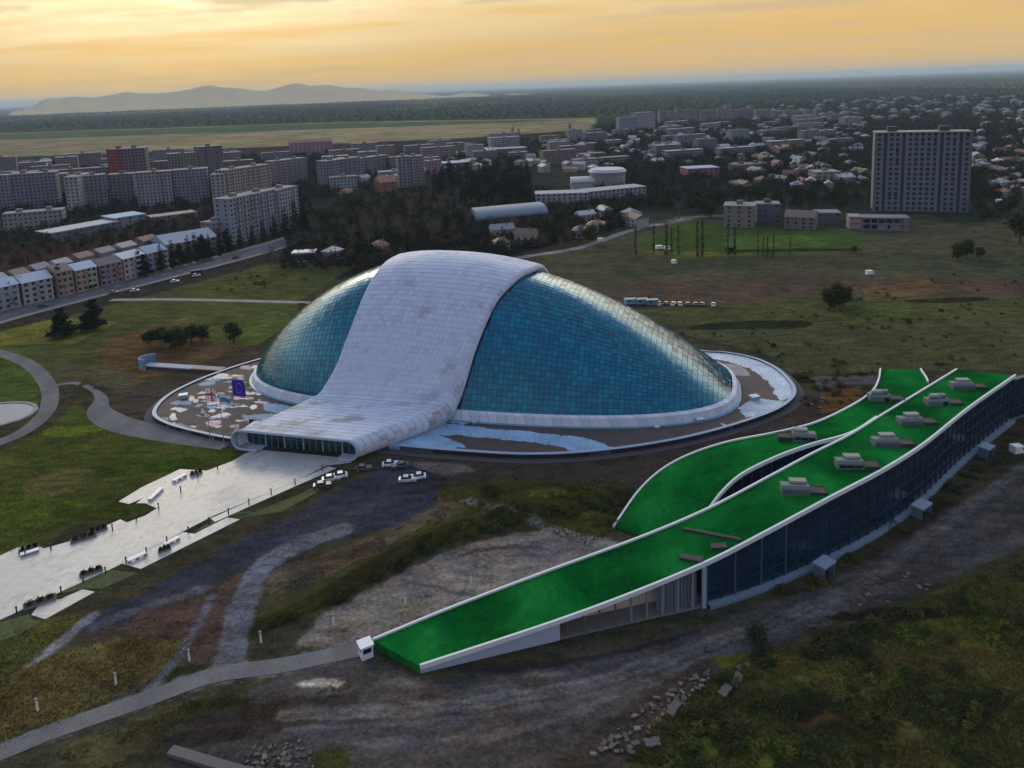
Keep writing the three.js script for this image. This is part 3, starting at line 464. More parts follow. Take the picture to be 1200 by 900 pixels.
  // vents and boxes on the podium roof
  for (const [x, y, s] of [[716, 497, 1.6], [820, 494, 1.5], [884, 468, 1.8], [215, 466, 1.8], [770, 502, 0.9], [556, 496, 0.9]]) { const q = at(x, y, 1.0), v = thing('roof_vent', { 716: 'low pale blue vent box below the middle of the dome\'s white foot ring', 820: 'pale flat vent box on the brown podium roof beside the foot ring', 884: 'pale blue vent box on the podium roof at the dome\'s pointed tip', 215: 'small blue vent box behind the podium parapet, next to the walkway', 770: 'tiny vent cap on the brown podium roof in front of the dome', 556: 'tiny vent cap on the pale blue podium strip beside the white band' }[x], 'vent', 'vents on the podium roof', [q.x, 0.96, q.z], 0.3); part('casing', box(s * 1.3, s * 0.6, s, 0, s * 0.3, 0), mat(120, 150, 172, 0.6), v); part('cap', box(s * 1.5, 0.14, s * 1.2, 0, s * 0.6 + 0.09, 0), mat(170, 188, 200, 0.5), v); }
}

// ---------------------------------------------------------------- the green ramp building
const V3 = (x, y, z) => new THREE.Vector3(x, y, z);
const curveOf = (l) => new THREE.CatmullRomCurve3(l.map((p) => V3(...p)), false, 'centripetal');
const mainR = curveOf([[-17.9, 1.4, -110.3], [4.7, 3.8, -116.4], [19.5, 6.1, -120.3], [33.5, 9.1, -123.9], [45.4, 11.5, -128.5], [60, 13.3, -135.9], [74.7, 14, -144.5], [88, 13.9, -154.3], [110.2, 13.4, -173.4], [134.2, 13.2, -192.4]]);
const mainL = curveOf([[-26.8, 1.4, -116.7], [-14.2, 2.8, -121.9], [2.8, 5, -127.7], [23.5, 9, -132.5], [36.2, 11.4, -136.6], [50.8, 13.3, -144.3], [62.8, 13.9, -152.1], [75, 13.9, -160.4], [87.2, 13.7, -170.3], [108.4, 13.3, -187.4], [121.6, 13.2, -197.9]]);
const sideL = curveOf([[19.4, 0.4, -149.3], [26.9, 3.2, -159.1], [32.7, 5.3, -163.6], [39.3, 7.5, -165.8], [48.5, 10.1, -166.4], [59.9, 12.3, -166], [69.3, 13.2, -168], [80.9, 13.4, -175.3], [91.4, 13.4, -184.3], [97, 13.4, -192], [101.3, 13.4, -199.7]]);
const sideR = curveOf([[31.6, 0.4, -140.7], [34.7, 4, -141.6], [38.3, 7.8, -142.8], [42, 9.5, -146.2], [46.8, 10.8, -150], [55.8, 12.2, -154.5], [64.9, 13.2, -157.9], [75.7, 13.5, -162], [87.2, 13.4, -171.2], [108, 13.2, -188.1], [112.3, 13.2, -199.2]]);
const ramp = thing('ramp_building', 'long building under two green sloping roofs with white kerbs and a dark glass side', 'building'); ramp.position.set(40, 0, -150);
const RG = (g) => g.translate(-40, 0, 150);
const greenTex = noiseTex(512, (u, v) => { const n = tileNoise(u, v, 6, 6), m = tileNoise(u, v, 64, 3), q = tileNoise(u, v, 3, 3), seam = (u * 13) % 1 < 0.02 || (v * 7) % 1 < 0.012 ? 0.88 : 1, s = (1 + 0.3 * n + 0.14 * m + 0.2 * q) * seam; return [12 * s * (1 + 1.2 * n), 88 * s, 35 * s * (1 + 0.15 * q)]; });
const M_green = new THREE.MeshLambertMaterial({ map: rep(greenTex, 1 / 26), bumpMap: rep(bumpNoise, 1 / 3), bumpScale: 0.03 });
const M_kerb = mat(196, 204, 208, 0.6), M_under = mat(96, 100, 112, 0.8);
const down = (p, d) => V3(p.x, p.y - d, p.z);
function greenRoof(A, B, n, name) {
  const f = [], e = [], P = (c, i) => c.getPointAt(i / n); const k = 5;
  const Q = (i, j) => P(A, i).lerp(P(B, i), j / k);
  for (let i = 0; i < n; i++) { for (let j = 0; j < k; j++) f.push([Q(i, j), Q(i, j + 1), Q(i + 1, j + 1), Q(i + 1, j)]); e.push([down(P(A, i), 0.55), down(P(B, i), 0.55), down(P(B, i + 1), 0.55), down(P(A, i + 1), 0.55)]); for (const C of [A, B]) e.push([down(P(C, i), 0.55), down(P(C, i + 1), 0.55), down(P(C, i + 1), 0.02), down(P(C, i), 0.02)]); }
  const end = [[down(P(A, 0), 1.4), down(P(B, 0), 1.4), down(P(B, 0), 0.02), down(P(A, 0), 0.02)]];
  const roof = part('green_roof', RG(tris(f)), M_green, ramp); const slab = part('roof_slab', RG(tris(e)), M_under, roof); part('front_edge', RG(tris(end)), M_green, roof);
  slab.name = 'roof_slab'; return roof;
}
greenRoof(mainL, mainR, 90, 'main'); greenRoof(sideL, sideR, 70, 'side');
function kerb(c, n, w, h, y0 = -0.5, s0 = 0, s1 = 1) {
  const f = [], ring = (i) => { const t = lerp(s0, s1, i / n), p = c.getPointAt(t), d = c.getTangentAt(t), s = V3(-d.z, 0, d.x).normalize(); return [[-w, y0], [-w, h], [w, h], [w, y0]].map(([a, b]) => p.clone().addScaledVector(s, a).add(V3(0, b, 0))); };
  for (let i = 0; i < n; i++) { const a = ring(i), b = ring(i + 1); for (let k = 0; k < 4; k++) f.push([a[k], b[k], b[(k + 1) % 4], a[(k + 1) % 4]]); }
  f.push(ring(0), ring(n)); return RG(tris(f));
}
for (const c of [mainL, mainR, sideL]) part('kerb', kerb(c, 110, 0.22, 0.34), M_kerb, ramp);
part('kerb', kerb(sideR, 70, 0.22, 0.3, -0.5, 0.02, 0.62), M_kerb, ramp); part('kerb', kerb(sideR, 20, 0.22, 0.3, -0.5, 0.91, 1), M_kerb, ramp);
// side walls
const lenR = mainR.getLength(), tAt = (d) => clamp(d / lenR), ptR = (d) => mainR.getPointAt(tAt(d)), inR = (d, k) => { const t = mainR.getTangentAt(tAt(d)); return ptR(d).addScaledVector(V3(t.z, 0, -t.x).normalize(), k); };
const flat = (p, y) => V3(p.x, y, p.z);
function wallAlong(pt, d0, d1, n, drop, y0) { const f = []; for (let i = 0; i < n; i++) { const a = pt(lerp(d0, d1, i / n)), b = pt(lerp(d0, d1, (i + 1) / n)); f.push([flat(a, y0), flat(b, y0), down(b, drop), down(a, drop)]); } return RG(tris(f)); }
part('retaining_wall', wallAlong((d) => inR(d, 0.12), 0, 24.5, 14, 0.3, -0.4), mat(150, 160, 180, 0.7), ramp);
{ const a = inR(24.5, 0.12), b = inR(24.5, 4.5); part('retaining_wall', RG(tris([[flat(a, -0.4), flat(b, -0.4), down(b, 0.5), down(a, 0.5)]])), mat(150, 160, 180, 0.7), ramp); }
part('recess_wall', wallAlong((d) => inR(d, 4.2), 22, 53, 16, 0.5, -0.4), mat(186, 172, 160, 0.85), ramp);
{ const f = []; for (let i = 0; i < 14; i++) { const d0 = 24 + 2.1 * i, d1 = d0 + 2.1; f.push([flat(inR(d0, 0.05), 0.12), flat(inR(d1, 0.05), 0.12), flat(inR(d1, 4.2), 0.12), flat(inR(d0, 4.2), 0.12)]); } part('recess_floor', RG(tris(f)), mat(110, 106, 104, 0.9), ramp); }
for (let i = 0; i < 9; i++) { const d = 26 + i * 3.05, p = inR(d, 0.55), w = i > 5 ? 0.55 : 0.4; const c = part('column', new THREE.CylinderGeometry(w * 0.5, w * 0.5, p.y - 0.4, 10).translate(p.x - 40, (p.y - 0.4) / 2, p.z + 150), i > 3 ? mat(116, 120, 128, 0.7) : mat(84, 82, 88, 0.8), ramp); }
part('pylon', RG(bar(flat(inR(52.6, 0.25), 0), down(inR(52.6, 0.25), 0.3), 0.9, 0.7)), mat(140, 150, 168, 0.7), ramp);
for (let i = 0; i < 12; i++) { const d = 44 + i * 0.7, p = inR(d, 1.8); part('fin', RG(bar(flat(p, 0), down(p, 0.6), 0.14, 0.5)), mat(96, 112, 128, 0.6), ramp); }
// curtain wall
{
  const wall = new THREE.Group(); wall.name = 'glass_wall'; ramp.add(wall);
  const GM = [[9, 36, 60], [10, 39, 64], [8, 33, 56], [11, 42, 68], [9, 35, 58]].map((c) => phys(...c, 0.14, { ior: 1.5 })), d0 = 53.3, d1 = lenR - 0.2, n = 40, R = mulberry(8), MM = mat(24, 40, 58, 0.5), MM2 = mat(62, 82, 102, 0.5);
  const yTop = (d) => ptR(d).y - 0.5, RN = 4;
  for (let i = 0; i < n; i++) {
    const a = lerp(d0, d1, i / n), b = lerp(d0, d1, (i + 1) / n), pa = inR(a + 0.08, 0.3), pb = inR(b - 0.08, 0.3);
    for (let r = 0; r < RN; r++) { const Y = (d, k) => lerp(0.9, yTop(d), k / RN), g = 0.06, fr = [flat(pa, Y(a, r) + g), flat(pb, Y(b, r) + g), flat(pb, Y(b, r + 1) - g), flat(pa, Y(a, r + 1) - g)], bk = fr.map((p) => p.clone().add(V3(-0.06, 0, -0.1))); part('pane', RG(tris([fr, [bk[0], bk[1], fr[1], fr[0]], [bk[2], bk[3], fr[3], fr[2]]])), GM[Math.floor(R() * 5)], wall); }
    part('mullion', RG(bar(flat(inR(a, 0.22), 0.7), flat(inR(a, 0.22), yTop(a)), 0.16, 0.26)), i < 7 && i % 2 === 0 ? MM2 : MM, wall);
  }
  for (let r = 1; r < RN; r++) { const l = []; for (let i = 0; i < n; i++) { const a = lerp(d0, d1, i / n), b = lerp(d0, d1, (i + 1) / n), Y = (d) => lerp(0.9, yTop(d), r / RN); l.push(bar(flat(inR(a, 0.26), Y(a)), flat(inR(b, 0.26), Y(b)), 0.14, 0.12)); } part('transom', RG(merge(l)), MM, wall); }
  part('back_panel', wallAlong((d) => inR(d, 0.55), d0, d1, 40, 0.5, 0), mat(92, 98, 106, 0.9), wall);
  { const l = []; for (let i = 0; i < n; i++) { const a = lerp(d0, d1, i / n), b = lerp(d0, d1, (i + 1) / n), A = inR(a, 0.4), B = inR(b, 0.4), A2 = inR(a, -0.9), B2 = inR(b, -0.9); l.push([flat(A, 0.75), flat(B, 0.75), flat(B2, 0.6), flat(A2, 0.6)], [flat(A2, 0.6), flat(B2, 0.6), flat(B2, -0.4), flat(A2, -0.4)]); } part('plinth', RG(tris(l)), mat(96, 116, 136, 0.7), ramp); }
}
{ const pt = (c, k) => (t) => c.getPointAt(clamp(t)).add(V3(0, 0, k)); part('back_wall', wallAlong(pt(mainL, 0.2), 0, 1, 50, 0.4, -0.4), mat(110, 114, 122, 0.8), ramp); part('back_wall', wallAlong(pt(sideL, 0.2), 0, 1, 40, 0.4, -0.4), mat(110, 114, 122, 0.8), ramp); }
{ // the glazed cheek between the two roofs
  const w = new THREE.Group(); w.name = 'inner_glass_wall'; ramp.add(w); const GM = [phys(7, 18, 42, 0.15), phys(10, 26, 50, 0.15)];
  for (let i = 0; i < 22; i++) { const a = sideR.getPointAt(0.02 + 0.6 * i / 22), b = sideR.getPointAt(0.02 + 0.6 * (i + 0.94) / 22); part('pane', RG(tris([[flat(a, 0), flat(b, 0), down(b, 0.5), down(a, 0.5)]])), GM[i % 2], w); part('mullion', RG(bar(flat(a, 0), down(a, 0.4), 0.16, 0.3)), mat(30, 44, 66, 0.5), w); }
}
{ // lower glazed wing that carries on past the end of the wide ramp
  const w = new THREE.Group(); w.name = 'end_wing'; ramp.add(w);
  const a = V3(134.4, 0, -192.6), b = V3(168, 0, -209), H = 11.8, n = 12, dir = b.clone().sub(a).normalize(), back = V3(dir.z, 0, -dir.x).multiplyScalar(1.1), GM = [phys(9, 36, 60, 0.14), phys(10, 39, 64, 0.14), phys(8, 33, 56, 0.14)];
  const A = a.clone().addScaledVector(back, 0.03), B = b.clone().addScaledVector(back, 0.03), A2 = a.clone().add(back), B2 = b.clone().add(back);
  part('wall', RG(tris([[A, B, flat(B, H), flat(A, H)], [A2, B2, flat(B2, H), flat(A2, H)], [B, B2, flat(B2, H), flat(B, H)]])), mat(92, 98, 106, 0.9), w);
  part('roof', RG(tris([[flat(a, H + 0.1), flat(b, H + 0.1), flat(B2, H + 0.1), flat(A2, H + 0.1)]])), mat(84, 88, 94, 0.9), w); part('kerb', RG(bar(flat(a, H + 0.1), flat(b, H + 0.1), 0.3, 0.3)), mat(92, 106, 120, 0.7), w);
  for (let i = 0; i < n; i++) { const p = a.clone().lerp(b, i / n), q = a.clone().lerp(b, (i + 0.95) / n); for (let r = 0; r < 4; r++) part('pane', RG(tris([[flat(p, 0.8 + r * 2.8), flat(q, 0.8 + r * 2.8), flat(q, 3.5 + r * 2.8), flat(p, 3.5 + r * 2.8)]])), GM[(i * 5 + r) % 3], w); part('mullion', RG(bar(flat(p, 0), flat(p, H), 0.16, 0.26)), mat(24, 40, 58, 0.5), w); }
}
// nearest point of the green surface for a photo pixel
function onRoof(x, y, A, B) { let h = 15; for (let k = 0; k < 14; k++) { const p = at(x, y, h); let best = 1e9, hh = h; for (let i = 0; i <= 120; i++) { const a = A.getPointAt(i / 120), b = B.getPointAt(i / 120); const ab = b.clone().sub(a).setY(0), t = clamp(p.clone().sub(a).setY(0).dot(ab) / ab.lengthSq()); const q = a.clone().lerp(b, t), d = Math.hypot(q.x - p.x, q.z - p.z); if (d < best) { best = d; hh = q.y; } } h = lerp(h, hh, 0.7); } return at(x, y, h); }
{
  const M_box = mat(84, 96, 100, 0.65), M_lid = mat(114, 124, 126, 0.6), M_dark = mat(16, 20, 22, 0.7), M_rim = mat(34, 40, 42, 0.8), M_win = phys(22, 30, 36, 0.2);
  const spots = [[938, 579, 0.16, 1, 'R'], [1002, 549, 0.12, 2, 'R'], [1044, 523, 0.06, 1, 'R'], [1073, 498, 0.03, 1, 'R'], [1104, 475, 0.03, 3, 'R'], [1133, 456, 0.06, 1, 'R'], [938, 516, 0.2, 2, 'L'], [1036, 470, 0.12, 3, 'L']];
  const labels = ['grey hooded roof light standing lowest on the wide green ramp', 'pale roof light with two strip windows, second up the wide green ramp', 'grey hooded roof light third up the wide green ramp', 'grey hooded roof light fourth up the wide green ramp', 'cluttered roof light with a dark doorway, fifth up the wide green ramp', 'grey hooded roof light standing highest on the wide green ramp', 'pale roof light at the kerb halfway up the narrower green ramp', 'pale roof light near the top end of the narrower green ramp'];
  spots.forEach(([x, y, turn, kind, side], i) => {
    const q = side === 'R' ? onRoof(x, y, mainL, mainR) : onRoof(x, y, sideL, sideR), t = thing('roof_light', labels[i], 'roof light', 'roof lights on the green ramps', [q.x, q.y - 0.15, q.z], -turn), s = side === 'R' ? 1 : 0.95, W = 5.3 * s, flip = i === 6 ? -1 : 1; t.translateX(-0.9 * flip);
    // housing: front taller than the back, sloped top
    const sh = new THREE.Shape([[0, 0], [2.6, 0], [2.6, 1.45], [0.5, 1.75], [0, 1.3]].map(([a, b]) => new THREE.Vector2(a, b))), g = new THREE.ExtrudeGeometry(sh, { depth: W, bevelEnabled: true, bevelSize: 0.06, bevelThickness: 0.06, bevelSegments: 1 }); g.rotateY(Math.PI / 2).translate(-W / 2, 0, 0.4);
    part('housing', g, M_box, t);
    part('lid', box(W * 0.62, 0.16, 1.5, 0.7 * flip, 2.15, -1.9), M_lid, t);
    for (const [a, b] of [[-1, -1.4], [1, -1.4], [-1, -2.4], [1, -2.4]]) part('post', box(0.18, 2.1, 0.18, 0.7 * flip + a * W * 0.27, 1.05, b), M_lid, t);
    part('sunken_glass', box(2.9, 1.0, 2.3, flip * (W / 2 + 1.6), 0.3, -0.9), M_dark, t); part('rim', merge([box(3.1, 1.05, 0.16, flip * (W / 2 + 1.6), 0.35, 0.38), box(3.1, 1.05, 0.16, flip * (W / 2 + 1.6), 0.35, -2.2), box(0.16, 1.05, 2.7, flip * (W / 2 + 3.18), 0.35, -0.9)]), M_rim, t);
    if (kind === 1) part('louvre', merge([0.35, 0.6, 0.85].map((yy) => box(W * 0.9, 0.05, 0.06, 0, yy, 0.47))), M_rim, t);
    if (kind === 2) for (const k of [-1, 0, 1]) part('window', box(W * 0.26, 0.55, 0.08, k * W * 0.3, 0.75, 0.5), M_win, t);
    if (kind === 3) { part('doorway', box(1.1, 1.3, 0.1, W * 0.28, 0.68, 0.5), M_win, t); part('duct', new THREE.CylinderGeometry(0.45, 0.45, W * 0.55, 12).rotateZ(Math.PI / 2).translate(-0.6, 2.2, -0.7), M_lid, t); part('cowl', box(1.4, 1.0, 1.2, 1.3, 2.2, -0.9), M_box, t); }
  });
  // narrow slots cut in the lower part of the wide ramp
  const slot = (a, b, w, label) => { const A = onRoof(...a, mainL, mainR), B = onRoof(...b, mainL, mainR), t = thing('roof_slot', label, 'skylight', 'slots in the green ramp', [(A.x + B.x) / 2, (A.y + B.y) / 2, (A.z + B.z) / 2]); const up = new THREE.Vector3(0, 0.1, 0); A.sub(t.position).add(up); B.sub(t.position).add(up); part('frame', bar(A, B, w + 0.3, 0.34), M_rim, t); part('glass', bar(A.clone().lerp(B, 0.03).add(V3(0, 0.14, 0)), B.clone().lerp(A, 0.03).add(V3(0, 0.14, 0)), w, 0.1), M_dark, t); };
  slot([801, 620], [868, 633], 0.5, 'long thin dark slot running across the green ramp'); slot([833, 641], [852, 640], 1.3, 'short dark slot beside the long one on the green ramp'); slot([797, 652], [824, 657], 1.4, 'dark slot against the near kerb of the green ramp');
}
// small entrance canopies along the glass side
[[966, 660, 3.8, 'pale entrance canopy at the foot of the glass side, below the lowest roof light'], [1080, 592, 4.2, 'pale entrance canopy midway along the foot of the glass side'], [1156, 524, 3.6, 'pale entrance canopy near the far end of the glass side']].forEach(([x, y, w, label]) => {
  const p = at(x, y, 2.4), t = thing('entrance_canopy', label, 'canopy', 'canopies along the glass side', [p.x, 0, p.z], 0.62);
  part('roof', box(w, 0.3, 2.6, 0, 2.5, 0), mat(112, 130, 152, 0.6), t); part('fascia', box(w + 0.1, 0.12, 2.7, 0, 2.72, 0), mat(128, 146, 166, 0.6), t); for (const sx of [-1, 1]) part('side_wall', box(0.25, 2.38, 2.2, sx * (w / 2 - 0.2), 1.17, 0), mat(80, 100, 122, 0.7), t);
});
// guard booth by the low end
{
  const p = at(429, 768), t = thing('guard_booth', 'small white guard booth at the low tip of the green ramp', 'booth', undefined, [p.x, 0, p.z], 0.5);
  part('wall', merge([box(2, 1, 2, 0, 0.5, 0), box(2, 0.35, 2, 0, 2.12, 0), box(0.25, 1.2, 0.25, -0.87, 1.5, -0.87), box(0.25, 1.2, 0.25, 0.87, 1.5, -0.87), box(0.25, 1.2, 0.25, -0.87, 1.5, 0.87), box(0.25, 1.2, 0.25, 0.87, 1.5, 0.87)]), mat(196, 202, 212, 0.6), t);
  for (const [w, d, x, z] of [[1.5, 0.05, 0, 0.9], [1.5, 0.05, 0, -0.9], [0.05, 1.5, 0.9, 0], [0.05, 1.5, -0.9, 0]]) part('window', box(w, 0.9, d, x, 1.45, z), phys(20, 30, 52, 0.15), t);
  part('roof', box(2.4, 0.16, 2.4, 0, 2.4, 0), mat(210, 214, 220, 0.6), t);
}

// ---------------------------------------------------------------- plaza, paths and roads
const sstain = (n) => 1 - 0.09 * sst(0.18, 0.42, n);
const paveTex = noiseTex(1024, (u, v) => { const n = tileNoise(u, v, 5, 6), m = tileNoise(u, v, 90, 3), jx = (u * 12) % 1, jy = (v * 24) % 1, j = jx < 0.02 || jy < 0.035 ? 0.78 : 1, cell = LAT[(Math.floor(u * 12) * 57 + Math.floor(v * 24) * 131) & 65535], stain = sstain(tileNoise(u, v, 9, 5)), s = (1 + 0.08 * n + 0.05 * m + 0.03 * cell) * j * stain; return [170 * s, 170 * s, 168 * s].map((x) => clamp(x, 0, 255)); });
const M_pave = new THREE.MeshStandardMaterial({ map: rep(paveTex, 1 / 24), roughness: 0.48 });
const asphaltTex = noiseTex(1024, (u, v) => { const n = tileNoise(u, v, 4, 6), m = tileNoise(u, v, 128, 2), s = 1 + 0.16 * n + 0.14 * m; return [74 * s, 74 * s, 84 * s]; });
const gravelTex = noiseTex(1024, (u, v) => { const n = tileNoise(u, v, 4, 6), m = tileNoise(u, v, 110, 3), s = 1 + 0.12 * n + 0.18 * m; return [105 * s, 104 * s, 106 * s]; });
const M_asphalt = new THREE.MeshStandardMaterial({ map: rep(asphaltTex, 1 / 18), roughness: 0.9 }), M_gravel = new THREE.MeshLambertMaterial({ map: rep(gravelTex, 1 / 14) });
const soften = (l, n = 200) => new THREE.CatmullRomCurve3(l, true, 'centripetal').getPoints(n);
structure('plaza', sheet(px([[287, 532], [272, 541], [240, 553], [186, 595], [170, 605], [110, 627], [57, 642], [0, 653], [-70, 679], [-70, 760], [0, 727], [65, 697], [135, 665], [217, 622], [250, 605], [345, 565], [382, 546], [412, 542], [405, 537], [300, 527]]), 0.14, 0.4), M_pave);
for (const l of [[[139, 588], [165, 572], [211, 550], [243, 552], [200, 590], [178, 600], [184, 596], [170, 590], [160, 590], [168, 584], [151, 591]], [[385, 547], [394, 549], [292, 594], [252, 612], [247, 608], [289, 589]], [[266, 607], [281, 609], [165, 667], [140, 660], [215, 624], [228, 626]], [[97, 691], [111, 694], [53, 726], [37, 721], [50, 703], [70, 703]], [[60, 648], [45, 640], [21, 642], [-10, 656], [0, 662]], [[88, 633], [141, 609], [149, 613], [100, 636]]]) structure('plaza_terrace', sheet(px(l), 0.1, 0.3), M_pave);
structure('path', sheet(ribbonPts(px([[-60, 402], [0, 414], [32, 426], [52, 445], [59, 465], [50, 488], [20, 510], [-50, 535]]), 5), 0.08, 0.2), M_gravel);
structure('path', sheet(ribbonPts(px([[62, 452], [85, 449], [104, 454], [118, 466], [116, 482], [140, 497], [190, 508], [270, 519]]), (t) => 2 + 6.5 * sst(0.3, 0.7, t)), 0.07, 0.2), M_gravel);
structure('track', sheet(ribbonPts(px([[-80, 911], [0, 882], [60, 858], [170, 820], [250, 792], [330, 780], [422, 761]]), 3.5), 0.1, 0.3), M_gravel);
structure('path', sheet(ribbonPts(px([[130, 351.5], [200, 351], [300, 353], [400, 356]]), 4), 0.07, 0.2), new THREE.MeshStandardMaterial({ map: rep(gravelTex, 1 / 14), roughness: 0.95, color: new THREE.Color(1.3, 1.26, 1.2) }));
{ // boulevard with its pavements and dashes
  const line = px([[-420, 480], [-160, 418], [0, 371], [100, 345], [200, 320], [300, 294], [345, 281], [378, 270]]), c = new THREE.CatmullRomCurve3(line);
  structure('road', sheet(ribbonPts(line, 17), 0.06, 0.3), M_asphalt);
  const off = (k) => line.map((p, i) => { const t = c.getTangent(i / (line.length - 1)); return p.clone().addScaledVector(V3(-t.z, 0, t.x).normalize(), k); });
  structure('pavement', sheet(ribbonPts(off(-11), 4.6), 0.2, 0.4), mat(120, 120, 128, 0.9)); structure('pavement', sheet(ribbonPts(off(10.5), 3.4), 0.2, 0.4), mat(112, 110, 112, 0.9));
  const L = []; const len = c.getLength(); for (let d = 4; d < len - 6; d += 9) { const a = c.getPointAt(d / len), b = c.getPointAt((d + 3.5) / len); a.y = b.y = 0.067; L.push(bar(a, b, 0.2, 0.008)); }
  const marks = structure('road_markings', merge(L), mat(190, 190, 190, 0.8));
}
{ // the round pond at the left
  const c = at(-8, 487, 0), ring = []; for (let i = 0; i < 48; i++) { const a = i / 48 * 2 * Math.PI; ring.push(V3(c.x + Math.cos(a) * 11.5, 0, c.z + Math.sin(a) * 9)); }
  structure('pond_water', sheet(ring, 0.16, 0.1), phys(62, 86, 116, 0.45, { ior: 1.33 }));
  const t = thing('pond_rim', 'pale stone rim round the small pond inside the curved path', 'kerb', undefined, [c.x, 0, c.z]);
  for (let i = 0; i < 48; i++) { const a = (i + 0.5) / 48 * 2 * Math.PI, b = 2 * Math.PI / 48 * 11.2; part('stone', box(b * 0.95, 0.34, 1.1, 0, 0, 0).rotateY(-a + Math.PI / 2).translate(Math.cos(a) * 12, 0.17, Math.sin(a) * 9.5), i % 3 ? mat(122, 122, 124, 0.9) : mat(134, 132, 130, 0.9), t); }
}

// ---------------------------------------------------------------- trees and plants
const leafMat = (r, g, b) => new THREE.MeshLambertMaterial({ color: col(r, g, b), side: THREE.DoubleSide });
const M_bark = mat(62, 52, 44, 0.95), M_barkGrey = mat(88, 80, 76, 0.95);
function leafCloud(lobes, n, size, seed, squash = 0.8) {                // small tilted faces spread through the volume of several lobes
  const R = mulberry(seed), p = [], tot = lobes.reduce((a, l) => a + l[3] * l[4] * l[3], 0);
  for (const [cx, cy, cz, rx, ry] of lobes) {
    const k = Math.max(4, Math.round(n * rx * ry * rx / tot));
    for (let i = 0; i < k; i++) {
      const th = R() * 6.283, cp = R() * 2 - 1, sp = Math.sqrt(1 - cp * cp), rad = Math.pow(R(), 0.45) * (0.85 + 0.3 * R());
      const x = cx + rx * rad * sp * Math.cos(th), y = cy + ry * rad * cp, z = cz + rx * rad * sp * Math.sin(th), s = size * (0.6 + 0.8 * R());
      const a = R() * 6.283, b = (R() - 0.5) * 1.6, ux = Math.cos(a) * Math.cos(b), uy = Math.sin(b), uz = Math.sin(a) * Math.cos(b), c = R() * 6.283, d = (R() - 0.5) * 1.6, vx = Math.cos(c) * Math.cos(d), vy = Math.sin(d) * squash, vz = Math.sin(c) * Math.cos(d);
      p.push(x - ux * s, y - uy * s, z - uz * s, x + ux * s * 0.5 + vx * s, y + uy * s * 0.5 + vy * s, z + uz * s * 0.5 + vz * s, x + ux * s * 0.6 - vx * s * 0.8, y + uy * s * 0.6 - vy * s * 0.8, z + uz * s * 0.6 - vz * s * 0.8);
    }
  }
  const g = new THREE.BufferGeometry(); g.setAttribute('position', new THREE.Float32BufferAttribute(p, 3)); g.setAttribute('uv', new THREE.Float32BufferAttribute(new Float32Array(p.length / 3 * 2), 2)); g.computeVertexNormals(); return g;
}
function trunkGeo(h, r, limbs, seed) {
  const R = mulberry(seed), l = [new THREE.CylinderGeometry(r * 0.35, r, h, 7).translate(0, h / 2, 0)];
  for (let i = 0; i < limbs; i++) { const a = i / limbs * 6.283 + R(), y = h * (0.35 + 0.5 * R()), L = h * (0.25 + 0.2 * R()); l.push(bar(V3(0, y, 0), V3(Math.cos(a) * L, y + L * 0.8, Math.sin(a) * L), r * 0.5, r * 0.5)); }
  return merge(l);
}
// every kind is built 1 m tall; copies are scaled to their height
const KINDS = {
  broadleaf: [1, 2, 3].map((s) => { const R = mulberry(s * 7); const L = [[0, 0.55, 0, 0.3, 0.36]]; for (let i = 0; i < 9; i++) { const a = i * 0.9 + R(); L.push([Math.cos(a) * 0.24, 0.28 + 0.55 * R(), Math.sin(a) * 0.24, 0.13 + 0.08 * R(), 0.13 + 0.08 * R()]); } return { crown: leafCloud(L, 1000, 0.055, s), trunk: trunkGeo(0.6, 0.035, 4, s) }; }),
  pine: [1, 2].map((s) => { const R = mulberry(s * 17); const L = []; for (let i = 0; i < 9; i++) { const y = 0.16 + 0.8 * i / 9, r = 0.27 * (1 - i / 11) * (0.8 + 0.4 * R()), a = R() * 6.28; L.push([Math.cos(a) * r * 0.3, y, Math.sin(a) * r * 0.3, r, 0.07]); } return { crown: leafCloud(L, 1100, 0.055, s + 40, 0.4), trunk: trunkGeo(0.85, 0.03, 0, s) }; }),
  cypress: [1, 2].map((s) => { const L = []; for (let i = 0; i < 8; i++) { const y = 0.1 + 0.84 * i / 7; L.push([0, y, 0, 0.12 * (i < 2 ? 0.7 + 0.15 * i : 1 - (i - 2) / 6.6) + 0.02, 0.1]); } return { crown: leafCloud(L, 420, 0.035, s + 60), trunk: trunkGeo(0.3, 0.022, 0, s) }; }),
  poplar: [1, 2].map((s) => { const R = mulberry(s * 23); const L = []; for (let i = 0; i < 9; i++) { const y = 0.12 + 0.84 * i / 8; L.push([(R() - 0.5) * 0.02, y, (R() - 0.5) * 0.02, 0.035 + 0.02 * R() * (1 - i / 12), 0.1]); } return { crown: leafCloud(L, 330, 0.022, s + 80), trunk: trunkGeo(0.95, 0.018, 0, s) }; }),
  bare: [1, 2].map((s) => { const R = mulberry(s * 29); const L = []; for (let i = 0; i < 9; i++) { const a = i * 0.7 + R(); L.push([Math.cos(a) * 0.2 * R(), 0.42 + 0.46 * R(), Math.sin(a) * 0.2 * R(), 0.14, 0.15]); } const tw = []; for (let i = 0; i < 26; i++) { const a = R() * 6.28, y = 0.3 + 0.35 * R(), l = 0.3 + 0.15 * R(); tw.push(bar(V3(0, y, 0), V3(Math.cos(a) * l * 0.6, y + l * 0.85, Math.sin(a) * l * 0.6), 0.008, 0.008)); } return { crown: leafCloud(L, 190, 0.022, s + 90), trunk: merge([trunkGeo(0.6, 0.03, 5, s), ...tw]) }; }),
};
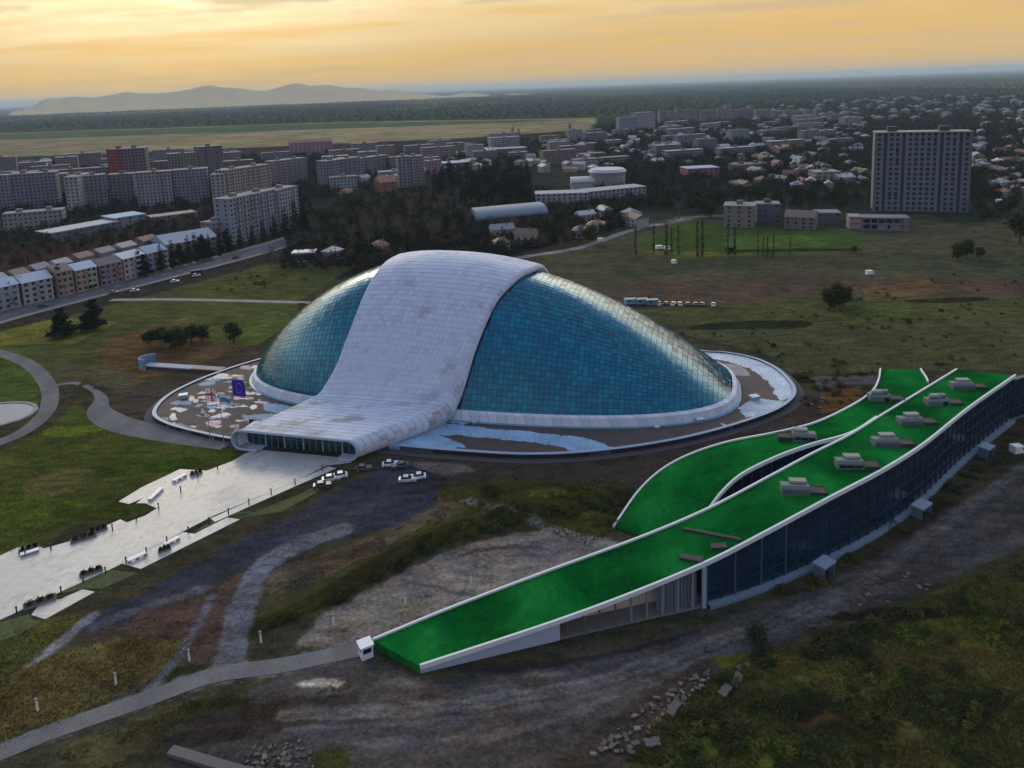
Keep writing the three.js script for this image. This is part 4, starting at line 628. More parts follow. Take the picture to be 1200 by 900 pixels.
const LEAF = { broadleaf: [leafMat(44, 58, 32), leafMat(52, 62, 34), leafMat(60, 60, 36)], pine: [leafMat(22, 36, 28), leafMat(28, 42, 32)], cypress: [leafMat(20, 34, 28), leafMat(26, 40, 32)], poplar: [leafMat(52, 56, 34), leafMat(40, 46, 32)], bare: [leafMat(84, 62, 48), leafMat(78, 68, 58), leafMat(96, 66, 44)] };
function tree(kind, p, h, label, group, wide = 1) {
  if (label[0] === '*') label = group = (h > 14 ? 'tall ' : h > 10 ? 'middling ' : 'low ') + { broadleaf: 'leafy green tree', pine: 'dark spreading pine', cypress: 'dark narrow cypress', poplar: 'poplar', bare: 'brown leafless tree' }[kind] + ' ' + label.slice(1);
  const k = pick(KINDS[kind]), t = thing({ broadleaf: 'broadleaf_tree', pine: 'pine_tree', cypress: 'cypress_tree', poplar: 'poplar_tree', bare: 'leafless_tree' }[kind], label, 'tree', group, [p.x, -0.05, p.z], rnd() * 6.28);
  part('trunk', k.trunk, kind === 'bare' || kind === 'poplar' ? M_barkGrey : M_bark, t); part('crown', k.crown, pick(LEAF[kind]), t); t.scale.set(h * wide * rr(0.9, 1.1), h, h * wide * rr(0.9, 1.1)); return t;
}
const treePx = (kind, x, y, hpx, label, group, wide = 1) => { const p = at(x, y); return tree(kind, p, hpx / pxAt(p), label, group, wide); };
function woods(name, kind, pts, hMin, hMax, tints) {                    // a far mass of trees as one object
  const k = KINDS[kind][0], g = leafCloudLow[kind], m = new THREE.InstancedMesh(g, new THREE.MeshLambertMaterial({ color: 0xffffff }), pts.length), M = new THREE.Matrix4(), q = new THREE.Quaternion(), c = new THREE.Color();
  pts.forEach((p, i) => { const h = rr(hMin, hMax), w = h * rr(0.8, 1.25); q.setFromAxisAngle(V3(0, 1, 0), rnd() * 6.28); M.compose(V3(p.x, -0.1, p.z), q, V3(w, h, w)); m.setMatrixAt(i, M); const t = pick(tints); c.setRGB(...lin(...t)).multiplyScalar(rr(0.75, 1.2)); m.setColorAt(i, c); });
  m.name = numbered(name); m.userData.kind = 'stuff'; m.castShadow = m.receiveShadow = true; scene.add(m);
}
const leafCloudLow = { broadleaf: leafCloud([[0, 0.55, 0, 0.38, 0.42], [0.2, 0.45, 0.1, 0.22, 0.25], [-0.2, 0.5, -0.1, 0.24, 0.3]], 130, 0.1, 301), cypress: leafCloud([[0, 0.3, 0, 0.13, 0.28], [0, 0.62, 0, 0.1, 0.3]], 90, 0.06, 302), bare: leafCloud([[0, 0.55, 0, 0.34, 0.4], [0.15, 0.6, 0.1, 0.2, 0.25]], 80, 0.07, 303) };

// ---------------------------------------------------------------- buildings
const M_pane = phys(34, 42, 56, 0.18), M_paneLight = phys(70, 84, 100, 0.2), G_win = {};
const winGeo = (w, h) => G_win[w + ',' + h] ??= box(w, h, 0.12);
const matCache = new Map(), mc = (r, g, b, k = 0.85) => { const s = [r, g, b, k].join(); if (!matCache.has(s)) matCache.set(s, mat(r, g, b, k)); return matCache.get(s); };
// a slab block between two ground pixels: A and B are the front feet as seen, D the depth away from the eye, H the height in metres
function slab(o) {
  const A = at(...o.a), B = at(...o.b), w = A.distanceTo(B), mid = A.clone().add(B).multiplyScalar(0.5), turn = Math.atan2(-(B.z - A.z), B.x - A.x), D = o.depth ?? 12, H = o.h ?? o.hpx / pxAt(mid);
  const t = thing(o.name ?? 'apartment_block', o.label, o.category ?? 'building', o.group, [mid.x, 0, mid.z], turn), wall = (o.wall ?? [150, 148, 160]).map((v) => Math.round(v * 0.87));
  part('wall', box(w, H, D, 0, H / 2 - 0.2, -D / 2), mc(...wall), t);
  if (o.gable) { const r = o.gable, s = new THREE.Shape([[-D / 2 - 0.5, 0], [D / 2 + 0.5, 0], [0, r]].map(([a, b]) => new THREE.Vector2(a, b))), g = new THREE.ExtrudeGeometry(s, { depth: w + 0.8, bevelEnabled: false }); g.rotateY(Math.PI / 2).translate(-w / 2 - 0.4, H - 0.2, -D / 2); part('roof', g, mc(...(o.roof ?? [120, 80, 76]), 0.7), t); }
  else if (o.barrel) { const g = new THREE.CylinderGeometry(D / 2 + 0.3, D / 2 + 0.3, w + 0.6, 20, 1, false, -Math.PI / 2, Math.PI); g.rotateZ(Math.PI / 2); g.rotateX(0); g.scale(1, o.barrel / (D / 2), 1).translate(0, H - 0.2, -D / 2); part('roof', g, mc(...(o.roof ?? [96, 108, 124]), 0.6), t); }
  else { const rf = part('roof', box(w + 0.7, 0.5, D + 0.7, 0, H + 0.05, -D / 2), mc(...(o.roof ?? [112, 110, 116]), 0.9), t); if (o.huts !== 0 && H > 9) for (let i = 0; i < (o.huts ?? Math.max(1, Math.round(w / 22))); i++) part('stair_hut', box(4, 2.4, 3.5, -w / 2 + w * (i + 0.5) / (o.huts ?? Math.max(1, Math.round(w / 22))), H + 1.4, -D / 2), mc(...wall.map((x) => x * 0.85)), rf); }
  const fl = Math.max(1, Math.round(H / 3)), fh = H / fl, bay = o.bay ?? 3.1, nb = Math.max(1, Math.floor(w / bay)), single = o.single, cells = [];
  for (let f = 0; f < fl; f++) for (let b = 0; b < nb; b++) { if (o.skip && rnd() < o.skip) continue; cells.push([-w / 2 + (b + 0.5) * w / nb, (f + 0.55) * fh, 0.03, 0]); }
  const ns = Math.max(1, Math.floor(D / 4.5)); for (let f = 0; f < fl; f++) for (let b = 0; b < ns; b++) for (const s of [-1, 1]) cells.push([s * (w / 2 + 0.03), (f + 0.55) * fh, -D * (b + 0.5) / ns, Math.PI / 2]);
  if (o.windows !== 0) {
    if (single) for (const [x, y, z, r] of cells) { const m = part('window', winGeo(1.5, 1.45), rnd() < 0.25 ? M_paneLight : M_pane, t); m.position.set(x, y, z); m.rotation.y = r; }
    else { const l = cells.map(([x, y, z, r]) => winGeo(1.6, 1.5).clone().rotateY(r).translate(x, y, z)); const m = part('window_field', merge(l), M_pane, t); m.userData.kind = 'stuff'; }
  }
  if (o.balcony) for (let b = 0; b < nb; b += o.balcony) { if (rnd() < 0.15) continue; const st = [], x = -w / 2 + (b + 0.5) * w / nb; for (let f = 1; f < fl; f++) st.push(box(w / nb * 0.92, 1.05, 1.2, x, f * fh + 0.5, 0.62)); const bm = mc(...wall.map((v) => Math.round(clamp(v * rr(0.82, 1.12), 0, 235) / 6) * 6)); if (single) st.forEach((g) => part('balcony', g, bm, t)); else part('balcony_stack', merge(st), bm, t).userData.kind = 'stuff'; }
  if (o.endWall) part('end_wall', box(o.endWall.w ?? 0.3, H - 0.4, D - 0.4, -w / 2 - 0.16, H / 2 - 0.2, -D / 2), mc(...o.endWall.c), t);
  return t;
}
// the unfinished concrete tower
{
  const A = at(1024, 247), B = at(1133, 249), w = A.distanceTo(B), mid = A.clone().add(B).multiplyScalar(0.5), turn = Math.atan2(-(B.z - A.z), B.x - A.x), fl = 16, fh = 3.4, H = fl * fh, D = 17;
  const t = thing('tower_block', 'unfinished concrete tower with rows of empty window openings standing alone in the fields', 'tower', undefined, [mid.x, 0, mid.z], turn);
  part('core', box(w - 1.2, H - 0.6, D - 1.2, 0, H / 2 - 0.3, -D / 2), mc(26, 28, 36), t);  // dark colour stands in for the unlit interior
  const piers = []; const nb = 15, cw = w / nb;
  // some bays carry proud dark strips that paint the shade of shafts, ends are loggia strips
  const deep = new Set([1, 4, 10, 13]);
  for (let b = 0; b <= nb; b++) part('pier', box(b % 5 === 0 ? 1.9 : 1.6, H, 0.7, -w / 2 + b * cw, H / 2, -0.35), mc(94, 100, 112), t);
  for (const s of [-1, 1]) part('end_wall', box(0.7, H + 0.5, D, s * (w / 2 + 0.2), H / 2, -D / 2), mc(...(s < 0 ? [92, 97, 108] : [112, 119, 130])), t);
  const G_sp = box(cw - 1.4, 1.35, 0.5); for (let f = 0; f < fl; f++) for (let b = 0; b < nb; b++) { if (rnd() < (f > 11 ? 0.2 : 0.05)) continue; const k = pick([0.84, 0.92, 1, 1.05]); part('spandrel', G_sp, mc(...[92, 98, 110].map((v) => Math.round(v * k))), t).position.set(-w / 2 + (b + 0.5) * cw, f * fh + 0.6, -0.42); } for (let f = 1; f < fl; f++) part('floor_slab', box(w - 0.2, 0.28, 0.62, 0, f * fh - 0.1, -0.36), mc(100, 102, 110), t);
  for (const b of deep) part('shaft_shade_strip', box(cw * 0.5, H - 2, 0.3, -w / 2 + (b + 0.5) * cw, H / 2 - 1, -0.1), mc(36, 44, 58), t);  // flat dark strips, shade of the shafts given by colour alone
  part('roof_slab', box(w + 1.6, 0.6, D + 1, 0, H + 0.3, -D / 2), mc(132, 126, 126), t);
  for (const [x, hw] of [[-w * 0.32, 6], [w * 0.24, 6]]) part('lift_house', box(hw, 3.6, 6, x, H + 2.2, -D / 2), mc(64, 60, 66), t);
  for (let f = 0; f < fl; f++) for (let b = 0; b < nb; b++) if (!deep.has(b)) { const m = part('window', winGeo(cw - 1.7, 1.9), mc(...(f > 2 && rnd() < 0.16 ? [62, 74, 92] : [10, 11, 15])), t); m.position.set(-w / 2 + (b + 0.5) * cw, f * fh + 2.3, -0.72); }  // near-black panels paint the darkness inside the empty openings
}
// derelict blocks near it
slab({ a: [848, 266], b: [884, 267], h: 14, depth: 16, single: 1, bay: 5, wall: [128, 120, 116], label: 'square derelict grey block with four rows of holes beside the green strip', name: 'derelict_block' });
slab({ a: [887, 262], b: [914, 262], h: 13, depth: 12, wall: [92, 90, 102], skip: 0.5, label: 'dark derelict wing with a pale end wall behind the square block', name: 'derelict_block', single: 1 });
slab({ a: [919, 268], b: [955, 270], h: 8, depth: 16, gable: 3.4, roof: [84, 72, 76], single: 1, bay: 4.4, wall: [112, 106, 110], label: 'two storey derelict hall with a low pitched roof between the ruined blocks', name: 'derelict_hall' });
slab({ a: [957, 262], b: [985, 262], h: 7, depth: 12, wall: [100, 92, 92], label: 'low ruined shed with broken roof beside the derelict hall', name: 'derelict_shed', skip: 0.3, single: 1 });
{
  const A = at(995, 270), B = at(1066, 271), w = A.distanceTo(B), mid = A.clone().add(B).multiplyScalar(0.5), t = thing('derelict_block', 'long unfinished two storey frame with open floors in front of the tower', 'building', undefined, [mid.x, 0, mid.z], Math.atan2(-(B.z - A.z), B.x - A.x));
  part('end_wall', box(7, 8.6, 12, -w / 2 + 3.5, 4.3, -6), mc(128, 118, 114), t); for (let f = 0; f < 3; f++) part('floor_slab', box(w, 0.9, 12, 0, 0.6 + f * 3.6, -6), mc(104, 100, 110), t); for (let i = 0; i < 7; i++) part('pier', box(0.8, 7.6, 0.8, -w / 2 + 8 + i * (w - 9) / 6, 4.1, -0.6), mc(96, 92, 100), t); part('back_wall', box(w - 8, 7.4, 0.5, 3, 4, -11), mc(36, 36, 44), t); for (const x of [2, 9]) part('infill', box(5.5, 2.6, 0.3, x, 2.4, -0.7), mc(120, 114, 120), t);
}
// housing estate on the left
const MAU = [138, 136, 154], MAU2 = [148, 144, 156], SAND = [152, 146, 146];
slab({ a: [-46, 252], b: [14, 249], hpx: 44, depth: 14, wall: MAU, balcony: 2, label: 'mauve slab block at the edge of the estate, next to the school', name: 'apartment_block' });
slab({ a: [17, 248], b: [70, 244], hpx: 43, depth: 14, wall: [132, 130, 150], balcony: 2, label: 'nine storey mauve slab block behind the long flat-roofed school' });
slab({ a: [80, 250], b: [96, 249], hpx: 42, depth: 40, wall: [160, 160, 166], balcony: 0, label: 'slab block with end wall painted pale as if sunlit beside the mauve slabs' });  // paler wall colour puts sunlight on this end of the slab
slab({ a: [98, 247], b: [128, 244], hpx: 40, depth: 14, wall: [128, 124, 138], balcony: 2, label: 'drab slab block just behind the pale end wall' });
slab({ a: [130, 243], b: [160, 241], hpx: 38, depth: 14, wall: [118, 116, 130], balcony: 2, label: 'dark slab block standing below the red-sided tower' });
slab({ a: [163, 245], b: [204, 242], hpx: 42, depth: 14, wall: [146, 146, 158], balcony: 2, label: 'grey slab block right of the red-sided tower, with pale panels' });
slab({ a: [206, 241], b: [246, 238], hpx: 41, depth: 14, wall: [134, 132, 152], balcony: 2, label: 'bluish slab block in front of the dark-striped tower' });
slab({ a: [250, 241], b: [266, 240], hpx: 36, depth: 60, wall: [156, 154, 158], label: 'slab block seen end on, pale end wall beside the long ochre slab' });
slab({ a: [268, 239], b: [319, 229], hpx: 38, depth: 14, wall: [150, 144, 144], balcony: 2, label: 'long ochre-grey slab block above the balconied block' });
slab({ a: [322, 222], b: [361, 216], hpx: 32, depth: 14, wall: [138, 130, 140], balcony: 2, label: 'pinkish slab block beyond the long ochre one' });
slab({ a: [131, 232], b: [146, 232], hpx: 57, depth: 16, wall: [142, 62, 58], huts: 1, label: 'tall tower block with a brick red side wing', name: 'tower_block' });
slab({ a: [147, 233], b: [176, 231], hpx: 58, depth: 18, wall: [116, 100, 108], balcony: 3, huts: 1, label: 'tall brown tower joined to the brick red wing', name: 'tower_block' });
slab({ a: [200, 220], b: [236, 217], hpx: 39, depth: 14, wall: [132, 124, 128], balcony: 2, label: 'tan slab joined to the dark-striped tower', name: 'apartment_block' });
slab({ a: [237, 217], b: [264, 214], hpx: 44, depth: 16, wall: [112, 106, 118], balcony: 2, huts: 1, label: 'tall tower with dark stripes above the estate roofs', name: 'tower_block' });
slab({ a: [5, 271], b: [75, 265], h: 13, depth: 14, wall: [140, 138, 142], single: 1, label: 'long flat-roofed pale school behind the brown orchard', name: 'school_building' });
slab({ a: [273, 287], b: [300, 279], h: 30, depth: 13, wall: [132, 142, 156], balcony: 2, single: 1, label: 'blue-grey balconied block at the end of the boulevard, lower half', name: 'apartment_block' });
slab({ a: [301, 279], b: [326, 271], h: 30, depth: 13, wall: [126, 136, 152], balcony: 2, single: 1, label: 'blue-grey balconied block in the middle of the boulevard-end row', name: 'apartment_block' });
slab({ a: [327, 271], b: [352, 263], h: 29, depth: 13, wall: [146, 144, 158], balcony: 2, single: 1, label: 'lilac balconied block closing the boulevard-end row beside the wood', name: 'apartment_block' });
slab({ a: [256, 288], b: [271, 284], h: 15, depth: 14, wall: [136, 124, 128], single: 1, label: 'small tan house tucked between the blue-roofed hall and balconied blocks', name: 'house' });
slab({ a: [196, 304], b: [256, 293], h: 9, depth: 26, gable: 4.5, roof: [112, 134, 156], wall: [126, 110, 112], single: 1, bay: 5, label: 'tan hall with a pale blue pitched roof near the boulevard', name: 'market_hall', category: 'hall' });
slab({ a: [62, 285], b: [140, 270], h: 7, depth: 20, wall: [84, 96, 110], roof: [158, 164, 170], huts: 0, bay: 8, label: 'long low shed with a pale flat roof beside the brown orchard', name: 'shed' });
slab({ a: [135, 270], b: [172, 264], h: 9, depth: 22, wall: [110, 126, 142], roof: [150, 170, 190], huts: 0, bay: 7, label: 'light blue roofed shed joined to the long pale shed', name: 'shed' });
slab({ a: [178, 264], b: [232, 257], h: 6, depth: 14, wall: [120, 112, 106], roof: [138, 132, 126], huts: 0, bay: 7, label: 'low tan garage row behind the sheds', name: 'garage_row' });
slab({ a: [340, 183], b: [390, 180], hpx: 15, depth: 18, wall: [150, 122, 136], gable: 4, roof: [126, 76, 74], bay: 6, label: 'pink block with a red roof at the edge of the pale field' });
slab({ a: [384, 222], b: [424, 215], hpx: 32, depth: 14, wall: [124, 122, 140], balcony: 2, label: 'mauve slab block above the leafless wood' });
slab({ a: [425, 208], b: [456, 203], hpx: 22, depth: 14, wall: [118, 116, 130], balcony: 2, label: 'low mauve slab behind the leafless wood' });
slab({ a: [468, 220], b: [482, 219], hpx: 36, depth: 14, wall: [134, 138, 154], balcony: 2, label: 'blue-grey tower slab beside the red hipped house' });
slab({ a: [483, 218], b: [498, 216], hpx: 34, depth: 14, wall: [146, 142, 156], balcony: 2, label: 'lilac tower slab joined to the blue-grey one' });
slab({ a: [446, 226], b: [466, 224], hpx: 12, depth: 20, wall: [126, 92, 86], gable: 5, roof: [128, 84, 76], bay: 6, label: 'house with a broad red roof at the edge of the wood', name: 'house' });
slab({ a: [502, 205], b: [518, 203], hpx: 16, depth: 14, wall: [134, 112, 124], bay: 4, label: 'pink block beside the dark conifer belt' });
// middle distance works and halls
slab({ a: [560, 266], b: [642, 258], h: 6, depth: 30, barrel: 5.5, roof: [104, 120, 138], wall: [60, 70, 84], bay: 9, label: 'long hall with a blue-grey barrel roof below the conifers', name: 'hall', category: 'hall' });
slab({ a: [628, 244], b: [690, 242], h: 11, depth: 18, wall: [150, 148, 160], roof: [142, 148, 158], huts: 0, bay: 4, label: 'long white factory front facing the fields', name: 'factory', category: 'factory' });
slab({ a: [691, 241], b: [757, 234], h: 11, depth: 18, wall: [140, 144, 156], roof: [136, 144, 154], huts: 0, bay: 4, label: 'white factory wing with ribbon windows beside the curved hall', name: 'factory', category: 'factory' });
{
  const p = at(712, 222), t = thing('rotunda', 'round white hall with a curled roof rim behind the factory', 'hall', undefined, [p.x, 0, p.z]);
  part('wall', new THREE.CylinderGeometry(16, 16, 17, 28).translate(0, 8.5, 0), mc(120, 116, 122), t); part('roof', new THREE.CylinderGeometry(15, 17.5, 2.4, 28).translate(0, 18, 0), mc(158, 164, 172, 0.7), t); part('wing', box(22, 9, 14, -22, 4.5, 2), mc(156, 154, 158), t); part('wing_roof', new THREE.CylinderGeometry(8, 8, 24, 16, 1, false, -Math.PI / 2, Math.PI).rotateZ(Math.PI / 2).scale(1, 0.5, 1).translate(-22, 9, 2), mc(176, 180, 188, 0.6), t);
}
slab({ a: [523, 199], b: [556, 196], hpx: 7, depth: 30, wall: [96, 88, 92], roof: [150, 160, 170], huts: 0, bay: 8, label: 'flat pale-roofed hall behind the conifer belt', name: 'hall', category: 'hall' });
slab({ a: [543, 184], b: [592, 180], hpx: 6, depth: 40, wall: [110, 96, 104], roof: [184, 178, 176], huts: 0, bay: 9, label: 'long hall with a bright white roof in the town', name: 'hall', category: 'hall' });
slab({ a: [580, 184], b: [618, 182], hpx: 9, depth: 26, wall: [104, 100, 112], roof: [128, 132, 144], huts: 0, bay: 8, label: 'grey hall joined to the white-roofed one', name: 'hall', category: 'hall' });
slab({ a: [806, 212], b: [843, 210], hpx: 14, depth: 22, wall: [140, 86, 92], roof: [140, 154, 172], huts: 0, bay: 5, label: 'rose pink hall with a pale roof among the trees', name: 'hall', category: 'hall' });
slab({ a: [726, 155], b: [746, 154], hpx: 17, depth: 20, wall: [142, 146, 164], huts: 1, label: 'white point block at the head of the far row of flats' });
slab({ a: [747, 154], b: [768, 152], hpx: 21, depth: 20, wall: [150, 152, 168], huts: 1, label: 'tallest white point block at the head of the far row of flats' });
slab({ a: [956, 218], b: [985, 217], hpx: 16, depth: 18, wall: [138, 138, 140], roof: [120, 118, 120], bay: 5, label: 'pale villa with curved bay left of the unfinished tower', name: 'villa' });
slab({ a: [866, 206], b: [900, 203], hpx: 12, depth: 18, wall: [106, 90, 96], roof: [88, 76, 80], bay: 5, label: 'brown three storey block among trees short of the tower', name: 'apartment_block' });
for (let i = 0; i < 12; i++) { const x = 774 + i * 9.5 + rr(-1, 1), y = 144 - i * 0.35; slab({ a: [x, y], b: [x + 7, y - 0.3], hpx: rr(12, 18), depth: 16, wall: pick([[120, 110, 124], [130, 118, 128], [112, 108, 124]]), huts: 1, windows: 0, label: 'small distant slab of flats in the long row before the horizon', group: 'far row of flats' }); }
for (let i = 0; i < 7; i++) { const x = 884 + i * 12 + rr(-2, 2), y = 141 - i * 0.6; slab({ a: [x, y], b: [x + rr(5, 9), y - 0.3], hpx: rr(8, 14), depth: 16, wall: pick([[118, 108, 120], [104, 102, 118]]), huts: 0, windows: 0, label: 'low distant slab of flats beyond the pale house roofs', group: 'low far flats' }); }

// more blocks of the town, sown where the photograph shows a close-packed mass of flats
function sowBlocks(P, n, gap, seed, where, hMin, hMax, hw) {
  const R = mulberry(seed), keep = rnd; let i = 0;
  sow(P, n, gap, seed, (p, x, y) => { rnd = R; const s = pxAt(p), w = rr(hw * 0.6, hw * 1.4) * s, tone = pick([['mauve', [124, 122, 140]], ['grey', [116, 120, 132]], ['tan', [132, 122, 122]], ['pink', [134, 112, 120]], ['pale', [148, 150, 162]]]), tall = rr(hMin, hMax); slab({ a: [x - w / 2, y + w * 0.02], b: [x + w / 2, y - w * 0.05], h: tall, depth: 13, wall: tone[1], balcony: rnd() < 0.5 ? 2 : 0, huts: 1, roof: pick([[104, 102, 110], [128, 132, 142], [92, 88, 94]]), label: tone[0] + (tall > (hMin + hMax) / 2 ? ' taller' : ' lower') + ' slab of flats ' + where, group: tone[0] + (tall > (hMin + hMax) / 2 ? ' taller' : ' lower') + ' flats ' + where }); }, [scene.children.filter((o) => /block|hall|factory|rotunda/.test(o.name)).map((o) => o.position)]);
  rnd = keep;
}
sowBlocks([[-20, 236], [130, 228], [240, 214], [350, 200], [350, 186], [120, 197], [-20, 204]], 24, 34, 101, 'in the back rows of the estate', 14, 27, 40);
sowBlocks([[380, 232], [470, 218], [520, 200], [700, 176], [700, 160], [420, 184], [370, 205]], 34, 32, 102, 'between estate and conifer belt', 9, 22, 34);
sowBlocks([[640, 204], [860, 186], [1000, 172], [1000, 138], [780, 148], [640, 172]], 34, 36, 103, 'in the old town', 8, 18, 34);

// row houses along the boulevard
{
  const rows = [[-34, 374, -6, 367], [-4, 366, 25, 359], [29, 358, 64, 350], [69, 349, 88, 344], [91, 343, 116, 337], [119, 336, 145, 330], [147, 329, 172, 322], [175, 321, 198, 315]];
  const walls = [[150, 152, 160], [140, 146, 160], [152, 150, 156], [140, 128, 120], [158, 150, 138], [134, 112, 124], [148, 146, 150], [138, 144, 152]], roofs = [[150, 164, 182], [146, 164, 186], [160, 170, 188], [110, 96, 92], [152, 170, 190], [84, 80, 90], [176, 182, 190], [140, 156, 176]];
  const says = ['white row house with a blue-grey roof at the terrace end nearest the pines', 'white row house with a sky blue roof beside a clump of cypresses', 'white row house with a dark dormer and a bright blue-white roof', 'narrow brown-fronted row house between two cypresses', 'cream row house with a pale hipped roof on the boulevard', 'pink row house with a dark roof on the boulevard', 'grey row house with a bright white roof edge on the boulevard', 'pale blue row house at the far end of the boulevard terrace'];
  rows.forEach(([ax, ay, bx, by], i) => { const t = slab({ a: [ax, ay], b: [bx, by], h: rr(11, 13), depth: 12, gable: 2.6 + rnd(), roof: roofs[i], wall: walls[i], single: 1, bay: 2.7, balcony: i % 2 ? 3 : 2, label: says[i], name: 'row_house' }); });
  for (let i = 0; i < 9; i++) { const x = -30 + i * 25; slab({ a: [x, 352 - i * 6.6], b: [x + 17, 347.5 - i * 6.6], h: rr(7, 9), depth: 10, gable: 2.4, roof: [[116, 110, 124], [140, 138, 150], [104, 86, 84]][i % 3], wall: [124, 118, 124], windows: 0, label: ['grey', 'pale', 'brown'][i % 3] + '-roofed back house behind the boulevard terrace', name: 'back_house', group: ['grey', 'pale', 'brown'][i % 3] + '-roofed back houses' }); }
}
// kiosk at the end of the boulevard
{ const p = at(356, 306), t = thing('kiosk', 'dark kiosk with a white flat roof beside the end of the boulevard', 'kiosk', undefined, [p.x, 0, p.z], 0.1); part('wall', box(12, 4.6, 7, 0, 2.3, -3.5), mc(30, 30, 56), t); part('roof', box(13.4, 0.7, 8.6, 0, 5, -3.5), mc(190, 194, 204, 0.6), t); part('sign_band', box(12.2, 0.9, 0.3, 0, 4.1, 0.2), mc(70, 72, 110), t); part('step', box(13, 0.4, 2.5, 0, 0.2, 1.3), mc(122, 118, 118), t); for (const k of [-4, 0, 4]) part('window', box(3, 1.8, 0.15, k, 2.2, 0.06), M_pane, t); }

// town houses: each with walls, a pitched roof and a chimney, sown over the town
const roofKinds = [['pale blue-grey metal', [114, 122, 134]], ['white metal', [156, 160, 166]], ['rust red', [116, 74, 66]], ['brown tiled', [96, 80, 74]], ['slate grey', [92, 96, 108]]];
const G_house = [0, 1, 2].map((k) => { const w = [10, 13, 9][k], d = [9, 9, 11][k], h = [5.5, 6.5, 4.5][k], r = [2.6, 2.8, 2.4][k]; const hip = [V3(-w / 2 - 0.5, h, -d / 2 - 0.5), V3(w / 2 + 0.5, h, -d / 2 - 0.5), V3(w / 2 + 0.5, h, d / 2 + 0.5), V3(-w / 2 - 0.5, h, d / 2 + 0.5)], R0 = V3(-w / 2 + (k === 1 ? -0.5 : d * 0.4), h + r, 0), R1 = V3(w / 2 - (k === 1 ? -0.5 : d * 0.4), h + r, 0); return { wall: box(w, h, d, 0, h / 2, 0), roof: tris([[hip[0], hip[1], R1, R0], [hip[3], hip[2], R1, R0], [hip[0], hip[3], R0], [hip[1], hip[2], R1], hip]), win: [[-w * 0.28, d / 2], [w * 0.05, d / 2], [w * 0.33, d / 2]].map(([x, z]) => [x, z, h]), chim: box(0.8, 1.6, 0.8, w * 0.2, h + r - 0.2, d * 0.12) }; });
function house(p, where, full) {
  const [rn, rc] = roofKinds[pick([0, 0, 1, 1, 2, 3, 3, 4])], g = pick(G_house), wn = pick([['white', [140, 139, 144]], ['grey', [126, 124, 132]], ['tan', [138, 124, 112]]]);
  const t = thing('house', wn[0] + ' house, ' + rn + ' roof, ' + where, 'house', wn[0] + ' and ' + rn + ' houses ' + where, [p.x, -0.1, p.z], pick([0.35, 0.35 + Math.PI / 2, -0.2, 1.2]) + rr(-0.12, 0.12));
  part('wall', g.wall, mc(...wn[1]), t); const rf = part('roof', g.roof, mc(...rc, 0.65), t); part('chimney', g.chim, mc(104, 84, 78), rf);
  if (full) for (const [x, z, h] of g.win) for (const y of h > 5 ? [1.6, 4.2] : [1.7]) for (const s of [-1, 1]) { const m = part('window', winGeo(1.4, 1.5), M_pane, t); m.position.set(x, y, s * z); }
  const k = rr(0.85, 1.25); t.scale.set(k, rr(0.85, 1.15), k); return t;
}
function inPoly(x, y, P) { let c = false; for (let i = 0, j = P.length - 1; i < P.length; j = i++) if ((P[i][1] > y) !== (P[j][1] > y) && x < (P[j][0] - P[i][0]) * (y - P[i][1]) / (P[j][1] - P[i][1]) + P[i][0]) c = !c; return c; }
function sow(P, n, gap, seed, fn, lists = []) {                        // ground points under a photo region, not too close to each other
  const R = mulberry(seed), xs = P.map((p) => p[0]), ys = P.map((p) => p[1]), got = [], grid = new Map(); let tries = 0;
  while (got.length < n && tries++ < n * 40) { const x = lerp(Math.min(...xs), Math.max(...xs), R()), y = lerp(Math.min(...ys), Math.max(...ys), R()); if (!inPoly(x, y, P)) continue; const p = at(x, y); const hx = Math.floor(p.x / gap), hz = Math.floor(p.z / gap); let near = false; for (let a = -1; a < 2 && !near; a++) for (let b = -1; b < 2; b++) { const l = grid.get((hx + a) * 100003 + hz + b); if (l && l.some((q) => Math.abs(q.x - p.x) < gap && Math.abs(q.z - p.z) < gap)) { near = true; break; } } if (near || lists.some((l) => l.some((q) => Math.abs(q.x - p.x) < gap && Math.abs(q.z - p.z) < gap))) continue; got.push(p); const key = hx * 100003 + hz; grid.has(key) ? grid.get(key).push(p) : grid.set(key, [p]); fn && fn(p, x, y); }
  return got;
}
const built = scene.children.filter((o) => /block|hall|shed|house|school|factory|rotunda|villa|kiosk|garage/.test(o.name)).map((o) => o.position);
const T1 = [[640, 205], [860, 190], [860, 150], [700, 160], [620, 178], [600, 200]], T2 = [[860, 225], [1015, 225], [1015, 145], [870, 150]], T3 = [[1140, 232], [1215, 232], [1215, 140], [1140, 140]], T4 = [[400, 232], [560, 200], [600, 175], [420, 190], [390, 205]], T5 = [[580, 300], [690, 282], [760, 262], [740, 246], [620, 268], [540, 290]], T6 = [[0, 205], [130, 200], [130, 188], [0, 192]], T7 = [[870, 148], [1200, 138], [1200, 112], [900, 122]], T8 = [[400, 320], [500, 298], [480, 275], [370, 300]];
const hs = [];
hs.push(...sow(T1, 72, 14, 1, (p) => house(p, 'in the old town past the factory'), [built]));
hs.push(...sow(T2, 88, 13, 2, (p) => house(p, 'among trees short of the unfinished tower'), [built]));
hs.push(...sow(T3, 46, 13, 3, (p) => house(p, 'on the far side of the unfinished tower'), [built]));
hs.push(...sow(T4, 44, 14, 4, (p) => house(p, 'between the estate and the conifer belt'), [built]));
hs.push(...sow(T5, 9, 15, 5, (p) => house(p, 'in front of the white factory', true), [built]));
hs.push(...sow(T6, 12, 22, 6, (p) => house(p, 'at the pale field behind the estate'), [built]));
hs.push(...sow(T8, 2, 16, 8, (p) => house(p, 'in the leafless wood behind the dome', true), [built]));
